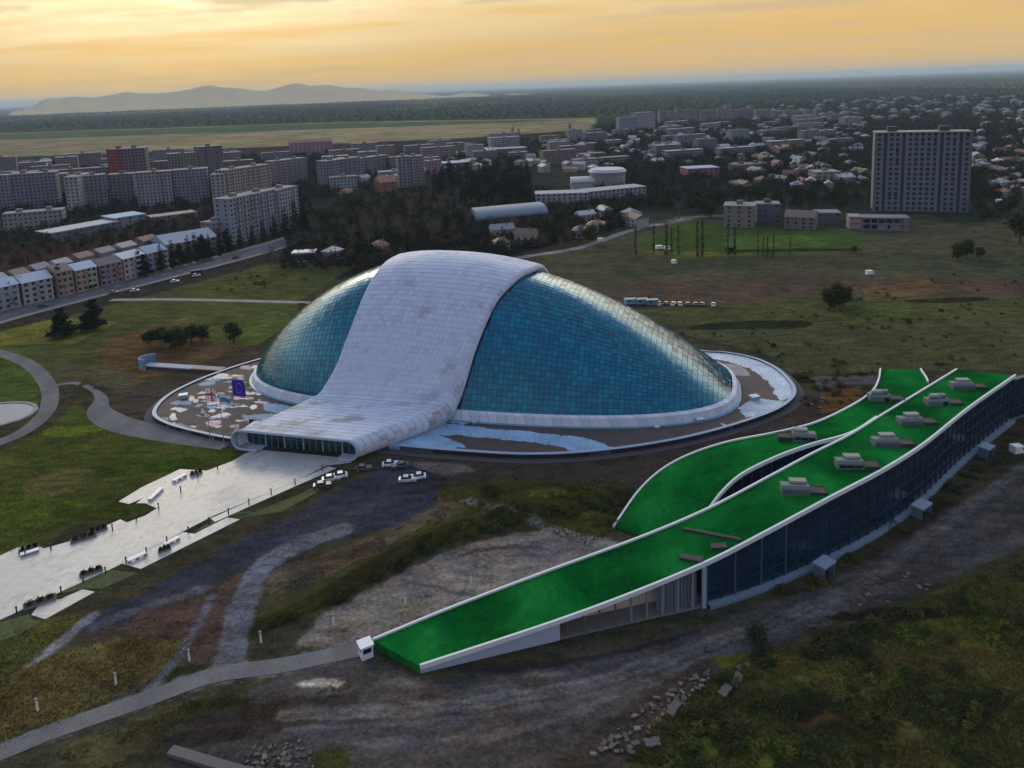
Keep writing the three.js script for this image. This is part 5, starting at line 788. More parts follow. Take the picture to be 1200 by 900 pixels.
{ // beyond those, the town is a mass of roofs
  const pts = sow(T7, 110, 40, 9, null), g = mergeGeometries([G_house[0].wall.toNonIndexed(), G_house[0].roof], true), m = new THREE.InstancedMesh(g, [mc(88, 90, 98), mc(98, 103, 114, 0.8)], pts.length), M = new THREE.Matrix4(), q = new THREE.Quaternion();
  pts.forEach((p, i) => { q.setFromAxisAngle(V3(0, 1, 0), rnd() * 3); const k = rr(1, 1.9); M.compose(p, q, V3(k, k, k)); m.setMatrixAt(i, M); }); m.name = 'distant_town'; m.userData.kind = 'stuff'; m.castShadow = m.receiveShadow = true; scene.add(m);
}

// ---------------------------------------------------------------- planting
treePx('pine', 73, 394, 37, 'dark bushy pine standing beside the boulevard verge, the rounder of two', undefined, 1.5);
treePx('pine', 110, 387, 40, 'dark slender pine beside the boulevard verge, the taller of two', undefined, 1.35);
[[176, 405, 20], [188, 404, 24], [200, 408, 26], [213, 410, 28], [224, 401, 22], [237, 401, 22], [274, 402, 27]].forEach(([x, y, h]) => treePx('broadleaf', x, y, h, 'dark round tree in the small grove behind the podium', 'grove behind the podium', 1.1));
[[972, 362, 26], [984, 362, 31], [990, 358, 24]].forEach(([x, y, h]) => treePx('broadleaf', x, y, h, 'dark tree of the lone clump on the dry pasture', 'lone clump on the pasture', 0.95));
[[1122, 306, 22], [1132, 304, 26], [1148, 303, 15]].forEach(([x, y, h]) => treePx('broadleaf', x, y, h, 'dark tree of the clump at the foot of the unfinished tower field', 'clump below the tower', 1));
treePx('broadleaf', 1195, 285, 42, 'large dark tree at the edge of the tower field', undefined, 1.1); treePx('broadleaf', 1001, 296, 9, 'single small bush-like tree on the green strip'); treePx('broadleaf', 855, 296, 7, 'low dark tree beside the poplars', undefined, 2.4);
[[745, 300, 38], [766, 298, 34], [781, 301, 40], [787, 297, 30], [795, 299, 34], [817, 303, 45], [823, 302, 45], [853, 301, 38], [861, 300, 36], [888, 300, 24], [894, 302, 26], [899, 303, 26], [906, 303, 28], [926, 300, 22]].forEach(([x, y, h]) => treePx('poplar', x, y, h, 'thin poplar in the row across the green strip', 'poplar row on the green strip', 1.05));
// cypresses and conifers along the boulevard
[[3, 357, 30], [14, 361, 32], [26, 356, 34], [40, 352, 22], [72, 347, 40], [77, 345, 30], [108, 338, 20], [118, 335, 18], [164, 324, 34], [170, 323, 28], [190, 318, 34], [203, 314, 34], [212, 312, 30], [222, 309, 34], [230, 307, 36], [238, 305, 34], [246, 303, 30], [258, 300, 34], [266, 296, 30]].forEach(([x, y, h], i) => treePx(i % 3 ? 'cypress' : 'pine', x, y, h, i % 3 ? 'dark cypress in front of the boulevard terrace' : 'dark spruce in front of the boulevard terrace', i % 3 ? 'cypresses along the terrace' : 'spruces along the terrace', 1.2));
[[282, 292, 26], [296, 287, 24], [309, 284, 26], [322, 279, 28], [335, 274, 30], [346, 270, 36], [356, 266, 40], [365, 268, 34]].forEach(([x, y, h]) => treePx('cypress', x, y, h, 'dark cypress at the foot of the balconied blocks', 'cypresses below the balconied blocks', 1.35));
[[318, 326, 42], [324, 322, 36], [292, 322, 20]].forEach(([x, y, h]) => treePx('bare', x, y, h, 'leafless brown tree on the verge beside the kiosk', 'leafless trees by the kiosk', 0.8));
[[97, 258, 16], [102, 258, 18], [108, 257, 15], [24, 244, 14]].forEach(([x, y, h]) => treePx('cypress', x, y, h, 'dark conifer between the slab blocks of the estate', 'estate conifers', 1.6));
[[601, 165, 16], [608, 165, 15], [668, 155, 12]].forEach(([x, y, h]) => treePx('cypress', x, y, h, 'tall spire tree at the edge of the pale field', 'spire trees at the field edge', 1.4));
{ // named single trees of the middle distance, then the mass of the woods behind
  const all = [...built, ...hs];
  sow([[505, 244], [622, 236], [622, 205], [505, 210]], 46, 8, 21, (p) => tree(pick(['cypress', 'cypress', 'pine']), p, rr(16, 26), '*in the belt behind the barrel-roofed hall', '', 1.5), [all]);
  sow([[380, 300], [520, 285], [560, 262], [540, 235], [400, 245], [360, 270]], 120, 6, 22, (p) => tree(pick(['bare', 'bare', 'broadleaf']), p, rr(9, 16), '*in the mixed wood behind the dome', '', 1), [all]);
  sow([[560, 305], [700, 285], [745, 262], [735, 240], [640, 262], [560, 272]], 46, 7, 23, (p) => tree(pick(['broadleaf', 'bare', 'cypress']), p, rr(7, 13), '*in the gardens before the white factory', '', 1), [all]);
  sow([[760, 262], [1015, 245], [1015, 190], [850, 200], [770, 215]], 60, 9, 24, (p) => tree(pick(['broadleaf', 'broadleaf', 'bare']), p, rr(8, 15), '*among the houses short of the unfinished tower', '', 1.1), [all]);
  sow([[1140, 262], [1215, 262], [1215, 185], [1140, 190]], 24, 9, 25, (p) => tree(pick(['broadleaf', 'bare']), p, rr(8, 14), '*in the gardens past the unfinished tower', '', 1.1), [all]);
  sow([[0, 312], [60, 296], [190, 268], [250, 250], [230, 270], [120, 300], [0, 330]], 40, 6, 26, (p) => tree('bare', p, rr(6, 10), 'brown leafless orchard tree behind the terrace', 'brown orchard', 1.1), [all]);
  woods('nearer_wood', 'broadleaf', [...sow([[330, 318], [420, 320], [600, 300], [740, 264], [740, 236], [560, 218], [400, 235], [340, 275]], 1300, 4, 34, null, [all]), ...sow([[-40, 330], [60, 300], [270, 262], [270, 246], [60, 262], [-40, 290]], 300, 5, 35, null, [built])], 4, 9, [[40, 46, 34], [34, 40, 34], [62, 52, 42], [74, 54, 42], [30, 38, 32]]);
  woods('distant_trees', 'broadleaf', [...sow([[0, 262], [370, 240], [520, 205], [700, 175], [700, 160], [400, 180], [0, 196]], 1800, 6, 31, null, [built]), ...sow([[700, 245], [1215, 232], [1215, 112], [880, 122], [700, 150]], 5200, 6, 32, null, [built])], 6, 12, [[38, 46, 36], [34, 42, 36], [48, 46, 40], [56, 48, 42], [30, 38, 34]]);
  woods('distant_woodland', 'broadleaf', [...sow([[-60, 154], [700, 137], [1260, 114], [1260, 86], [700, 106], [-60, 132]], 7000, 30, 33, null)], 8, 15, [[34, 46, 34], [32, 42, 34], [42, 50, 36]]);
}
// scrub and wild grass
{
  const blades = (() => { const R = mulberry(4), f = []; for (let i = 0; i < 11; i++) { const a = R() * 6.28, r = 0.22 * R(), h = 0.35 + 0.5 * R(), w = 0.05 + 0.05 * R(), l = 0.25 * (R() - 0.3), x = Math.cos(a) * r, z = Math.sin(a) * r, c = Math.cos(a + 1.5) * w, s = Math.sin(a + 1.5) * w; f.push([V3(x - c, 0, z - s), V3(x + c, 0, z + s), V3(x + Math.cos(a) * l, h, z + Math.sin(a) * l)]); } return tris(f); })();
  const bush = leafCloud([[0, 0.35, 0, 0.45, 0.34], [0.25, 0.3, 0.12, 0.3, 0.26], [-0.25, 0.28, -0.1, 0.3, 0.25]], 110, 0.1, 501);
  const put = (name, g, pts, s0, s1, tall, tints) => { const m = new THREE.InstancedMesh(g, new THREE.MeshLambertMaterial({ color: 0xffffff, side: THREE.DoubleSide }), pts.length), M = new THREE.Matrix4(), q = new THREE.Quaternion(), c = new THREE.Color(); pts.forEach((p, i) => { const s = rr(s0, s1); q.setFromAxisAngle(V3(0, 1, 0), rnd() * 6.28); M.compose(V3(p.x, groundY(p.x, p.z) - 0.05, p.z), q, V3(s, s * rr(0.7, 1.2) * tall, s)); m.setMatrixAt(i, M); const t = tints(p); c.setRGB(...lin(...t)).multiplyScalar(rr(0.75, 1.25)); m.setColorAt(i, c); }); m.name = name; m.userData.kind = 'stuff'; m.castShadow = m.receiveShadow = true; scene.add(m); };
  const spread = (P, n, seed, thr) => { const R = mulberry(seed), xs = P.map((p) => p[0]), ys = P.map((p) => p[1]), o = []; let k = 0; while (o.length < n && k++ < n * 30) { const x = lerp(Math.min(...xs), Math.max(...xs), R()), y = lerp(Math.min(...ys), Math.max(...ys), R()); if (!inPoly(x, y, P)) continue; const p = at(x, y); if (fbm(p.x / 7 + 3, p.z / 7 + seed, 3) + 0.5 * vn(p.x / 2.3, p.z / 2.3) < thr) continue; o.push(p); } return o; };
  const scrubP = [[720, 910], [760, 850], [830, 800], [880, 765], [1000, 738], [1080, 705], [1200, 655], [1260, 640], [1260, 940], [720, 940]];
  const grassTint = (p) => { const n = fbm(p.x / 9, p.z / 9, 3); return n > 0.25 ? pick([[128, 114, 68], [116, 98, 64]]) : n > -0.1 ? pick([[104, 108, 54], [94, 97, 52]]) : pick([[76, 86, 46], [84, 88, 50]]); };
  put('wild_grass', blades, [...spread(scrubP, 26000, 61, -0.9), ...spread([[500, 580], [580, 558], [745, 565], [725, 620], [690, 640], [560, 600]], 2200, 62, -0.4), ...spread([[300, 745], [450, 672], [520, 625], [600, 598], [640, 606], [520, 640], [400, 705]], 2200, 64, -0.4), ...spread([[760, 400], [1000, 350], [1200, 350], [1200, 430], [960, 440]], 900, 67, -0.6)], 0.35, 0.85, 0.9, grassTint);
  // short dry tufts and loose gravel give the open ground its grain
  put('dry_tufts', blades, [...spread([[-20, 870], [0, 800], [60, 768], [150, 745], [222, 750], [190, 790], [120, 826], [0, 880]], 5000, 91, -0.6), ...spread([[-20, 750], [50, 728], [106, 716], [28, 780], [-20, 820]], 1500, 92, -0.6), ...spread([[112, 742], [285, 668], [258, 765], [150, 815]], 1500, 93, 0.0), ...spread([[500, 575], [580, 556], [745, 566], [725, 620], [600, 615]], 2500, 94, -0.5), ...spread([[310, 700], [440, 630], [530, 590], [520, 610], [400, 670]], 1500, 95, -0.3), ...spread([[60, 885], [230, 822], [420, 800], [330, 850], [120, 905]], 2000, 96, -0.1), ...spread(LAWN, 7000, 97, -0.5), ...spread([[760, 385], [1000, 350], [1200, 345], [1200, 430], [960, 440]], 3000, 98, -0.2), ...spread([[0, 395], [340, 365], [300, 400], [180, 440], [60, 440]], 3000, 99, -0.2)], 0.2, 0.48, 0.9, (p) => { const n = fbm(p.x / 6, p.z / 6, 2), g = p.x < -60 && p.z < -140 ? 1 : 0; return g ? pick([[70, 82, 36], [78, 86, 40], [62, 74, 34]]) : n > 0 ? pick([[108, 94, 52], [98, 82, 48]]) : pick([[84, 84, 44], [76, 74, 42]]); });
  put('loose_gravel', new THREE.IcosahedronGeometry(0.5, 0), [...spread([[250, 900], [330, 795], [500, 800], [840, 735], [1000, 665], [1230, 530], [1230, 610], [1080, 690], [900, 755], [740, 850], [690, 905]], 7000, 191, -0.4), ...spread([[345, 758], [440, 690], [600, 628], [740, 640], [600, 700], [430, 755]], 3500, 192, -0.5), ...spread([[280, 790], [300, 690], [372, 632], [330, 650], [262, 720], [240, 795]], 900, 193, -0.5), ...spread([[-20, 905], [250, 800], [425, 765], [300, 795], [100, 870]], 1200, 194, -0.5)], 0.08, 0.26, 0.6, () => pick([[104, 98, 92], [86, 80, 76], [108, 103, 98], [72, 68, 66]]));
  put('scrub', bush, [...spread(scrubP, 240, 71, 0.15), ...spread([[860, 790], [890, 762], [1000, 735], [1060, 715], [1000, 760], [900, 790]], 120, 72, -0.3), ...spread([[300, 745], [450, 672], [520, 625], [600, 598], [640, 606], [520, 640], [400, 705]], 260, 73, -0.3), ...spread([[860, 715], [960, 665], [1080, 592], [1190, 505], [1195, 530], [1090, 610], [960, 690]], 70, 74, 0.1), ...spread([[505, 585], [600, 560], [745, 570], [720, 620], [580, 600]], 120, 75, 0.1), ...spread([[930, 440], [1030, 425], [1010, 470], [940, 480]], 40, 76, 0), ...spread([[780, 395], [1000, 345], [1200, 300], [1200, 420], [950, 440]], 110, 77, 0.25), ...spread([[360, 330], [240, 345], [280, 320], [380, 295]], 60, 78, 0)], 0.9, 2.5, 0.85, (p) => fbm(p.x / 6 + 8, p.z / 6, 2) > 0.1 ? pick([[64, 70, 34], [74, 74, 36]]) : pick([[50, 58, 34], [58, 60, 36], [64, 58, 38]]));
}
[[886, 752, 26, 'feathery grey-green bush where the gravel track meets the scrub'], [848, 800, 14, 'low olive bush beside the tumbled slabs'], [1010, 770, 18, 'dark round bush out in the scrub field'], [930, 830, 22, 'broad dark bush in the hollow of the scrub field']].forEach(([x, y, h, label]) => { const p = at(x, y), t = thing('bush', label, 'bush', undefined, [p.x, groundY(p.x, p.z) - 0.1, p.z], rnd() * 6); part('stem', trunkGeo(0.5, 0.04, 4, 3), M_bark, t); part('foliage', leafCloud([[0, 0.5, 0, 0.45, 0.42], [0.3, 0.35, 0.1, 0.3, 0.3], [-0.25, 0.4, 0.15, 0.32, 0.3]], 700, 0.05, 900 + x), leafMat(44, 50, 32), t); const k = h / pxAt(p); t.scale.set(k * 1.2, k, k * 1.2); });

// ---------------------------------------------------------------- rubble and stones
{
  const R = mulberry(55), stoneG = [1, 2, 3, 4].map((s) => { const g = new THREE.BoxGeometry(1, 0.7, 0.8, 2, 1, 2), P = g.attributes.position, q = mulberry(s), seen = {}; for (let i = 0; i < P.count; i++) { const k = [P.getX(i), P.getY(i), P.getZ(i)].map((v) => v.toFixed(3)).join(); seen[k] ??= 0.62 + 0.55 * q(); P.setXYZ(i, P.getX(i) * seen[k], P.getY(i) * seen[k] * 0.6, P.getZ(i) * seen[k]); } g.computeVertexNormals(); return g; }), SM = [[88, 82, 76], [78, 73, 70], [98, 92, 85], [68, 64, 60]].map((c) => mat(...c, 0.95));
  const stones = (P, n, seed, s0, s1, label, group) => sow(P, n, 0.7, seed, (p) => { const o = solo('stone', pick(stoneG), pick(SM), label, 'stone', group); o.position.set(p.x, groundY(p.x, p.z) + 0.1, p.z); o.rotation.set(rr(-0.3, 0.3), rnd() * 6, rr(-0.3, 0.3)); const s = rr(s0, s1); o.scale.set(s * 1.3, s * 0.7, s); });
  stones([[275, 905], [300, 875], [360, 868], [370, 905]], 46, 81, 0.3, 0.95, 'pale broken stone in the heap beside the sloping concrete beam', 'stone heap by the concrete beam');
  stones([[690, 885], [730, 850], [790, 800], [835, 785], [830, 805], [780, 840], [740, 880]], 60, 82, 0.3, 1.15, 'grey stone in the rubble bank where gravel meets scrub', 'rubble bank');
  stones([[430, 810], [560, 790], [640, 790], [600, 830], [450, 850]], 16, 83, 0.2, 0.5, 'small stray stone on the gravel yard', 'stray stones on the yard');
  stones([[930, 735], [1000, 690], [1060, 670], [1100, 690], [980, 740]], 14, 84, 0.4, 1.0, 'pale stray stone on the track beside the scrub', 'stray stones on the track');
  stones([[935, 472], [960, 462], [975, 470], [950, 485]], 6, 85, 0.6, 1.4, 'white lump of rubble behind the podium tip', 'rubble behind the podium tip');
  [[864, 801, 3.6, 0.5, 'long broken concrete slab tilted on the scrub bank'], [872, 786, 3, -0.2, 'dark split slab above the tilted one on the scrub bank'], [850, 812, 3.2, 0.3, 'broad pale slab lowest on the scrub bank'], [790, 832, 4, 0.45, 'half buried slab at the edge of the rubble bank'], [765, 868, 3.2, -0.3, 'dark slab overhanging the hollow in the rubble bank']].forEach(([x, y, w, a, label], i) => { const p = at(x, y), g = new THREE.BoxGeometry(w * 0.72, 0.3, 1.2, 6, 1, 3), P = g.attributes.position; for (let k = 0; k < P.count; k++) P.setXYZ(k, P.getX(k) + 0.16 * vn(P.getX(k) * 3 + i, P.getZ(k) * 3), P.getY(k) + 0.05 * vn(P.getX(k) * 2, P.getZ(k) * 2 + i), P.getZ(k) + 0.2 * vn(P.getX(k) * 2 + 9, P.getY(k) + i)); g.computeVertexNormals(); const o = solo('concrete_slab', g, mat(74 + i * 3, 71 + i * 3, 70 + i * 3, 0.95), label, 'slab'); o.position.set(p.x, groundY(p.x, p.z) + 0.45, p.z); o.rotation.set(0.2, a + 0.4, 0.12 - 0.06 * i); });
  { const A = at(200, 882), B = at(300, 912); const o = solo('concrete_beam', bar(V3(A.x, 0.35, A.z), V3(B.x, 0.35, B.z), 1.5, 0.6), mat(88, 88, 88, 0.95), 'long pale concrete beam lying beside the stone heap', 'beam'); }
}
// ---------------------------------------------------------------- plaza furniture
{
  const bench = (x0, y0, x1, y1, label) => { const A = at(x0, y0), B = at(x1, y1), m = A.clone().add(B).multiplyScalar(0.5), t = thing('stone_bench', label, 'bench', undefined, [m.x, 0.14, m.z], Math.atan2(-(B.z - A.z), B.x - A.x)), w = A.distanceTo(B); part('seat', box(w, 0.16, 1.1, 0, 0.52, 0), mc(214, 214, 220, 0.5), t); for (const s of [-0.42, 0, 0.42]) part('support', box(0.5, 0.44, 0.8, s * w, 0.22, 0), mc(128, 132, 150), t); };
  bench(24, 653, 46, 646, 'long white bench near the outer end of the lawn side of the plaza'); bench(150, 660, 172, 650, 'long white bench on the car park side of the plaza, facing the bollards'); bench(193, 641, 210, 632, 'slim white bench on the car park side, nearer the entrance'); bench(175, 588, 190, 574, 'white bench on the lawn side terrace'); bench(203, 566, 218, 558, 'white bench on the lawn side terrace, nearer the entrance');
  const planter = (x, y, s, label) => { const p = at(x, y), t = thing('planter', label, 'planter', undefined, [p.x, 0.1, p.z], 0.6); part('trough', box(4.2 * s, 0.45, 1.5 * s, 0, 0.22, 0), mc(104, 100, 100), t); part('soil', box(4 * s, 0.05, 1.3 * s, 0, 0.46, 0), mc(44, 36, 30), t); for (const k of [-1.3, 0, 1.3]) part('shrub', leafCloud([[k * s, 0.8, 0, 0.6 * s, 0.45]], 160, 0.14, 700 + x + k * 3), leafMat(30, 32, 26), t); };
  planter(98, 632, 1.2, 'trough of dark shrubs on the lawn edge of the plaza'); planter(115, 623, 0.9, 'smaller trough of dark shrubs on the lawn edge, nearer the entrance'); planter(47, 707, 1.3, 'trough of dark shrubs on the outer car park side of the plaza'); planter(107, 672, 1, 'trough of dark shrubs between plaza and grass strip'); planter(34, 645, 0.9, 'low trough of dark shrubs behind the outer white bench'); planter(193, 646, 0.6, 'tiny trough beside the slim white bench'); planter(230, 556, 0.7, 'low trough on the lawn side terrace');
  // grass strips let into the plaza edge
  const gMat = new THREE.MeshStandardMaterial({ map: rep(noiseTex(256, (u, v) => { const n = tileNoise(u, v, 10, 5), s = 1 + 0.4 * n; return [62 * s, 72 * s, 34 * s]; }), 1 / 5), roughness: 1 });
  for (const l of [[[380, 545], [388, 548], [290, 590], [252, 610], [246, 604], [345, 562]], [[215, 628], [230, 622], [244, 613], [278, 600], [300, 600], [350, 580], [396, 556], [400, 562], [330, 600], [282, 607], [262, 605.5], [226, 622]], [[92, 680], [130, 668], [160, 672], [120, 690], [100, 690], [70, 696]], [[0, 730], [34, 720], [40, 728], [50, 729], [20, 745], [0, 752], [-60, 780], [-60, 758]]]) structure('grass_strip', sheet(px(l), 0.075, 0.2), gMat);
  // bollard lights along both edges
  const path1 = [[378, 552], [346, 568], [318, 580], [292, 592], [268, 603], [245, 614], [221, 625], [196, 637], [172, 650], [148, 661], [124, 673], [98, 684], [72, 696], [46, 709], [20, 720]], path2 = [[255, 550], [232, 560], [212, 577], [186, 597], [160, 611], [132, 622], [104, 631], [60, 645], [30, 652]];
  const b0 = (p, l, g) => { const t = thing('bollard_light', l, 'bollard', g, [p.x, 0.1, p.z]); part('post', new THREE.CylinderGeometry(0.13, 0.15, 1.2, 8).translate(0, 0.6, 0), mc(34, 34, 38), t); part('head', new THREE.CylinderGeometry(0.2, 0.16, 0.35, 8).translate(0, 1.35, 0), mc(60, 60, 64), t); };
  path1.forEach((q) => b0(at(...q), 'dark bollard light on the car park edge of the plaza', 'bollards on the car park edge')); path2.forEach((q) => b0(at(...q), 'dark bollard light on the lawn edge of the plaza', 'bollards on the lawn edge'));
  [[44, 833], [136, 803], [222, 775], [306, 754], [391, 733], [475, 708], [552, 684]].forEach(([x, y]) => { const p = at(x, y), t = thing('marker_post', 'white marker post in the dry grass along the lower road', 'post', 'marker posts along the lower road', [p.x, groundY(p.x, p.z) - 0.1, p.z]); part('post', new THREE.CylinderGeometry(0.16, 0.2, 2, 8).translate(0, 1, 0), mc(190, 190, 196), t); part('cap', new THREE.CylinderGeometry(0.24, 0.24, 0.3, 8).translate(0, 2.1, 0), mc(120, 120, 128), t); });
  // flags
  const flag = (x, yb, hp, label, fw, fh, paint, k) => {
    const p = at(x, yb), t = thing('flagpole', label, 'flagpole', undefined, [p.x, 0, p.z]); const H = hp / pxAt(p); part('pole', new THREE.CylinderGeometry(0.07, 0.13, H, 8).translate(0, H / 2, 0), mc(120, 120, 130), t); part('base', new THREE.CylinderGeometry(0.4, 0.5, 0.4, 10).translate(0, 0.2, 0), mc(120, 118, 118), t);
    const c = document.createElement('canvas'); c.width = 240; c.height = 180; const g = c.getContext('2d'); paint(g); const tx = new THREE.CanvasTexture(c); tx.colorSpace = THREE.SRGBColorSpace;
    const gg = new THREE.PlaneGeometry(fw, fh, 18, 8), P = gg.attributes.position; for (let i = 0; i < P.count; i++) { const u = (P.getX(i) + fw / 2) / fw; P.setXYZ(i, P.getX(i) + fw / 2 + 0.12, P.getY(i) + H - fh / 2 - 0.2 - 0.5 * u * u, 0.55 * u * Math.sin(u * 6 + k + P.getY(i) * 0.35)); } gg.computeVertexNormals();
    part('flag', gg, new THREE.MeshStandardMaterial({ map: tx, roughness: 0.8, side: THREE.DoubleSide }), t);
  };
  flag(279, 526, 86, 'flagpole with a deep blue flag ringed with small gold stars', 3.3, 4.6, (g) => { g.fillStyle = '#241c96'; g.fillRect(0, 0, 240, 180); g.fillStyle = '#d8b43a'; for (let i = 0; i < 12; i++) { const a = i / 12 * 6.283, cx = 120 + 52 * Math.cos(a), cy = 90 + 52 * Math.sin(a); g.beginPath(); for (let k = 0; k < 10; k++) { const r = k % 2 ? 3.6 : 9, b = k / 10 * 6.283 - 1.571; k ? g.lineTo(cx + r * Math.cos(b), cy + r * Math.sin(b)) : g.moveTo(cx + r * Math.cos(b), cy + r * Math.sin(b)); } g.fill(); } }, 0);
  flag(247, 521, 70, 'flagpole with a white flag quartered by a red cross', 2.9, 3.4, (g) => { g.fillStyle = '#e6dcdc'; g.fillRect(0, 0, 240, 180); g.fillStyle = '#b8323c'; g.fillRect(102, 0, 36, 180); g.fillRect(0, 72, 240, 36); for (const [x, y] of [[50, 36], [190, 36], [50, 144], [190, 144]]) { g.fillRect(x - 5, y - 16, 10, 32); g.fillRect(x - 16, y - 5, 32, 10); } }, 1.5);
  flag(263, 524, 66, 'flagpole with a pale flag crossed by a blue-green stripe', 2.9, 3, (g) => { g.fillStyle = '#c9ced6'; g.fillRect(0, 0, 240, 180); g.fillStyle = '#3f7c9c'; g.fillRect(0, 50, 240, 80); }, 3);
}
// the curved stair wall and walkway behind the podium
{
  const A = at(172, 430), B = at(262, 436), t = thing('walkway', 'pale raised walkway with a curled blue end wall behind the podium', 'walkway', undefined, [A.x, 0, A.z]); const b = B.clone().sub(A), L = [];
  part('deck', bar(V3(0, 1.0, 0), V3(b.x * 0.62, 1.0, b.z * 0.62), 3.4, 0.35), mc(150, 156, 170), t); part('slab', bar(V3(b.x * 0.62, 1.1, b.z * 0.62), V3(b.x, 1.1, b.z), 3.2, 0.3), mc(150, 138, 130), t); part('underwall', bar(V3(0, 0.4, 0), V3(b.x * 0.9, 0.4, b.z * 0.9), 2.6, 0.8), mc(60, 62, 78), t);
  const f = []; for (let i = 0; i < 12; i++) { const a0 = 1.2 + i / 12 * 3.6, a1 = 1.2 + (i + 1) / 12 * 3.6, P = (a, r, y) => V3(Math.cos(a) * r + 1, y, -Math.sin(a) * r); f.push([P(a0, 3.4, 0), P(a1, 3.4, 0), P(a1, 3.4, 3.8), P(a0, 3.4, 3.8)], [P(a0, 2.9, 0), P(a1, 2.9, 0), P(a1, 2.9, 3.8), P(a0, 2.9, 3.8)], [P(a0, 2.9, 3.8), P(a1, 2.9, 3.8), P(a1, 3.4, 3.8), P(a0, 3.4, 3.8)]); } part('end_wall', tris(f), mc(108, 132, 164), t);
}
// ---------------------------------------------------------------- cars
const carParts = (() => {
  const ex = (pts, w, b = 0.08) => { const s = new THREE.Shape(pts.map(([x, y]) => new THREE.Vector2(x, y))), g = new THREE.ExtrudeGeometry(s, { depth: w - 2 * b, bevelEnabled: true, bevelSize: b, bevelThickness: b, bevelSegments: 2 }); return g.translate(0, 0, -(w - 2 * b) / 2); };
  return { body: ex([[-2.1, 0.35], [2.1, 0.35], [2.15, 0.62], [2.0, 0.82], [1.0, 0.92], [-1.75, 0.95], [-2.1, 0.85]], 1.78), cabin: ex([[-1.7, 0.95], [0.95, 0.92], [0.3, 1.42], [-1.15, 1.45]], 1.56), roof: ex([[-1.1, 1.44], [0.25, 1.42], [0.1, 1.5], [-0.95, 1.52]], 1.4, 0.04), wheel: new THREE.CylinderGeometry(0.33, 0.33, 0.24, 14).rotateX(Math.PI / 2), lamp: box(0.1, 0.16, 0.36), rim: new THREE.CylinderGeometry(0.18, 0.18, 0.26, 10).rotateX(Math.PI / 2) };
})();
function car(p, turn, color, label, group, s = 1) {
  const t = thing('parked_car', label, 'car', group, [p.x, p.y + 0.02, p.z], turn), paint = phys(...color, 0.3, { clearcoat: 0.7, clearcoatRoughness: 0.1 }), c = carParts;
  part('body', c.body, paint, t); part('cabin_glass', c.cabin, M_pane, t); part('roof', c.roof, paint, t);
  for (const [x, z] of [[-1.3, 0.8], [1.3, 0.8], [-1.3, -0.8], [1.3, -0.8]]) { const w = part('wheel', c.wheel, mc(22, 22, 24), t); w.position.set(x, 0.33, z); part('rim', c.rim, mc(150, 152, 158, 0.4), w); }
  for (const z of [-0.6, 0.6]) { part('headlight', c.lamp, mc(200, 204, 210, 0.2), t).position.set(2.1, 0.66, z); part('tail_light', c.lamp, mc(110, 20, 20, 0.3), t).position.set(-2.1, 0.75, z); } t.scale.setScalar(s); return t;
}
[[458, 546, 0.1, [205, 208, 212], 'white car parked alone at the dome edge of the asphalt lot'], [469, 548, 0.2, [70, 74, 90], 'dark blue car beside the white one at the dome edge'], [478, 564, 0.05, [190, 192, 196], 'pale silver car in the pair at the far side of the asphalt lot'], [489, 561, 0.15, [214, 216, 220], 'white car in the pair at the far side of the asphalt lot'], [378, 571, 0.25, [60, 62, 70], 'dark car by the grass strip beside the plaza'], [388, 563, 0.3, [196, 198, 202], 'light grey car in the row by the grass strip'], [397, 560, 0.3, [220, 222, 226], 'white car nearest the entrance in the row by the grass strip'], [426, 551, 0.1, [92, 66, 60], 'brown car alone on the open asphalt']].forEach(([x, y, a, c, l]) => car(at(x, y), a + (x % 2 ? Math.PI : 0), c, l));
[[230, 324, [190, 192, 196], 'white car driving on the boulevard'], [205, 331, [196, 196, 200], 'silver car on the boulevard verge side'], [277, 303, [40, 42, 60], 'dark car on the boulevard near the blue-roofed hall'], [133, 344, [150, 110, 70], 'ochre car on the boulevard by the pink row house'], [158, 342, [170, 172, 178], 'light grey car on the boulevard'], [50, 360, [60, 62, 74], 'dark grey car on the boulevard by the white row houses']].forEach(([x, y, c, l]) => car(at(x, y).setY(0.08), 0.45, c, l));
{ const p = at(231, 322), t = thing('minibus', 'dark red minibus on the boulevard', 'minibus', undefined, [p.x, 0.08, p.z], 0.45); part('body', box(6.5, 2.2, 2.2, 0, 1.45, 0), mc(74, 40, 52), t); part('window_band', box(6.0, 0.8, 2.24, 0, 1.95, 0), M_pane, t); part('roof', box(6.3, 0.15, 2.1, 0, 2.63, 0), mc(120, 110, 120), t); for (const [x, z] of [[-2, 0.95], [2, 0.95], [-2, -0.95], [2, -0.95]]) part('wheel', carParts.wheel, mc(22, 22, 24), t).position.set(x, 0.36, z); }
// the row of trailers and cars on the pasture
[[739, 357], [752, 357], [764, 358]].forEach(([x, y], i) => { const p = at(x, y), t = thing('trailer', ['pale blue trailer at the end of the vehicle row on the pasture', 'pale blue trailer second in the vehicle row on the pasture', 'teal trailer next to the white cars on the pasture'][i], 'trailer', undefined, [p.x, 0, p.z], 0.05); part('body', box(5.2, 2.1, 2.3, 0, 1.6, 0), mc(...[[120, 150, 164], [104, 140, 158], [84, 118, 134]][i]), t); part('roof', box(5.4, 0.15, 2.5, 0, 2.72, 0), mc(150, 166, 172), t); part('window', box(1.2, 0.7, 0.1, -0.8, 1.9, 1.16), M_pane, t); for (const x2 of [-1.4, 1.4]) part('wheel', carParts.wheel, mc(24, 24, 26), t).position.set(x2, 0.33, 1); });
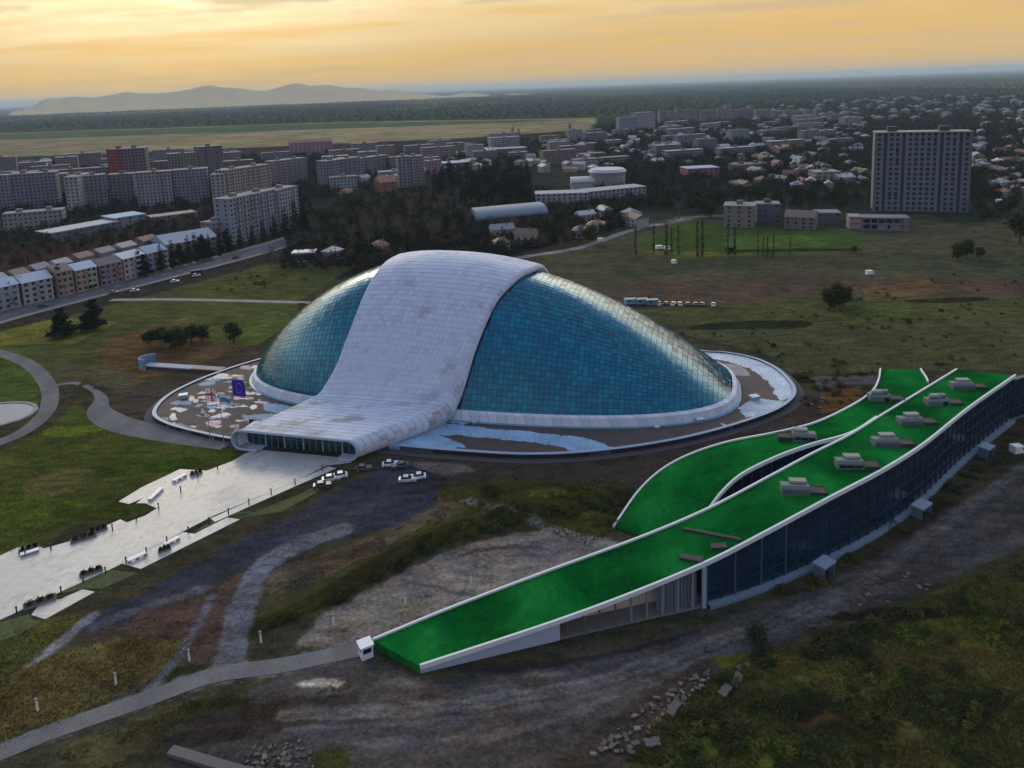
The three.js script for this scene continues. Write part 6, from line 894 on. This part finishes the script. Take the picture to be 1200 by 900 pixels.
[[772, [206, 208, 210], 'white car'], [781, [40, 42, 46], 'black car'], [789, [200, 198, 194], 'cream car'], [797, [196, 198, 202], 'silver car'], [806, [34, 36, 40], 'black estate car'], [815, [60, 50, 54], 'maroon car'], [823, [44, 48, 56], 'slate car'], [836, [204, 204, 206], 'dusty white car']].forEach(([x, c, l], i) => car(at(x, 357 + i * 0.2), 1.3 + 0.3 * vn(i, 3), c, l + [' next to the teal trailer', ' between the white and cream ones', ' near the middle', ' right after the cream one', ' past the silver one', ' near the far end', ' next to the maroon one', ' at the far end'][i] + ' in the row on the pasture', undefined, 1));
[[773, 292, 4.5, 'white tent-like van on the green strip between poplars'], [782, 293, 3, 'small white hut beside the white van on the green strip'], [704, 283, 4, 'white van by the track before the factory'], [790, 309, 2.4, 'small white tank on the pasture'], [1019, 322, 3.4, 'white trailer far out on the pasture'], [1172, 237, 6, 'white lorry on the track past the tower'], [1192, 531, 3.0, 'pale van on the track below the glass side']].forEach(([x, y, w, l]) => { const p = at(x, y), t = thing(/hut|tank/.test(l) ? 'hut' : /trailer/.test(l) ? 'trailer' : 'van', l, /hut/.test(l) ? 'hut' : /tank/.test(l) ? 'tank' : /trailer/.test(l) ? 'trailer' : 'van', undefined, [p.x, 0, p.z], 0.2); const s = new THREE.Shape([[-w / 2, 0.4], [w / 2, 0.4], [w / 2, 1.3], [w * 0.34, 2.1], [-w / 2, 2.2]].map(([a, b]) => new THREE.Vector2(a, b))); part('body', new THREE.ExtrudeGeometry(s, { depth: 1.9, bevelEnabled: true, bevelSize: 0.08, bevelThickness: 0.08, bevelSegments: 1 }).translate(0, 0, -0.95), mc(206, 208, 210, 0.5), t); part('window', box(w * 0.2, 0.5, 2.1, w * 0.28, 1.55, 0), M_pane, t); for (const [a, b] of [[-0.32, 0.85], [0.32, 0.85], [-0.32, -0.85], [0.32, -0.85]]) part('wheel', carParts.wheel, mc(24, 24, 26), t).position.set(a * w, 0.33, b); });
// lamp posts
[[160, 342], [265, 306], [118, 352], [212, 328]].forEach(([x, y]) => { const p = at(x, y), t = thing('street_lamp', 'thin grey street lamp on the boulevard verge', 'street lamp', 'street lamps on the verge', [p.x, 0, p.z]); part('pole', new THREE.CylinderGeometry(0.09, 0.16, 10, 8).translate(0, 5, 0), mc(96, 98, 104), t); part('arm', bar(V3(0, 9.9, 0), V3(-1.6, 10.3, -1.2), 0.1, 0.1), mc(96, 98, 104), t); part('lantern', box(0.9, 0.18, 0.35, -1.8, 10.3, -1.4), mc(150, 152, 156), t); });
renderer.render(scene, camera);
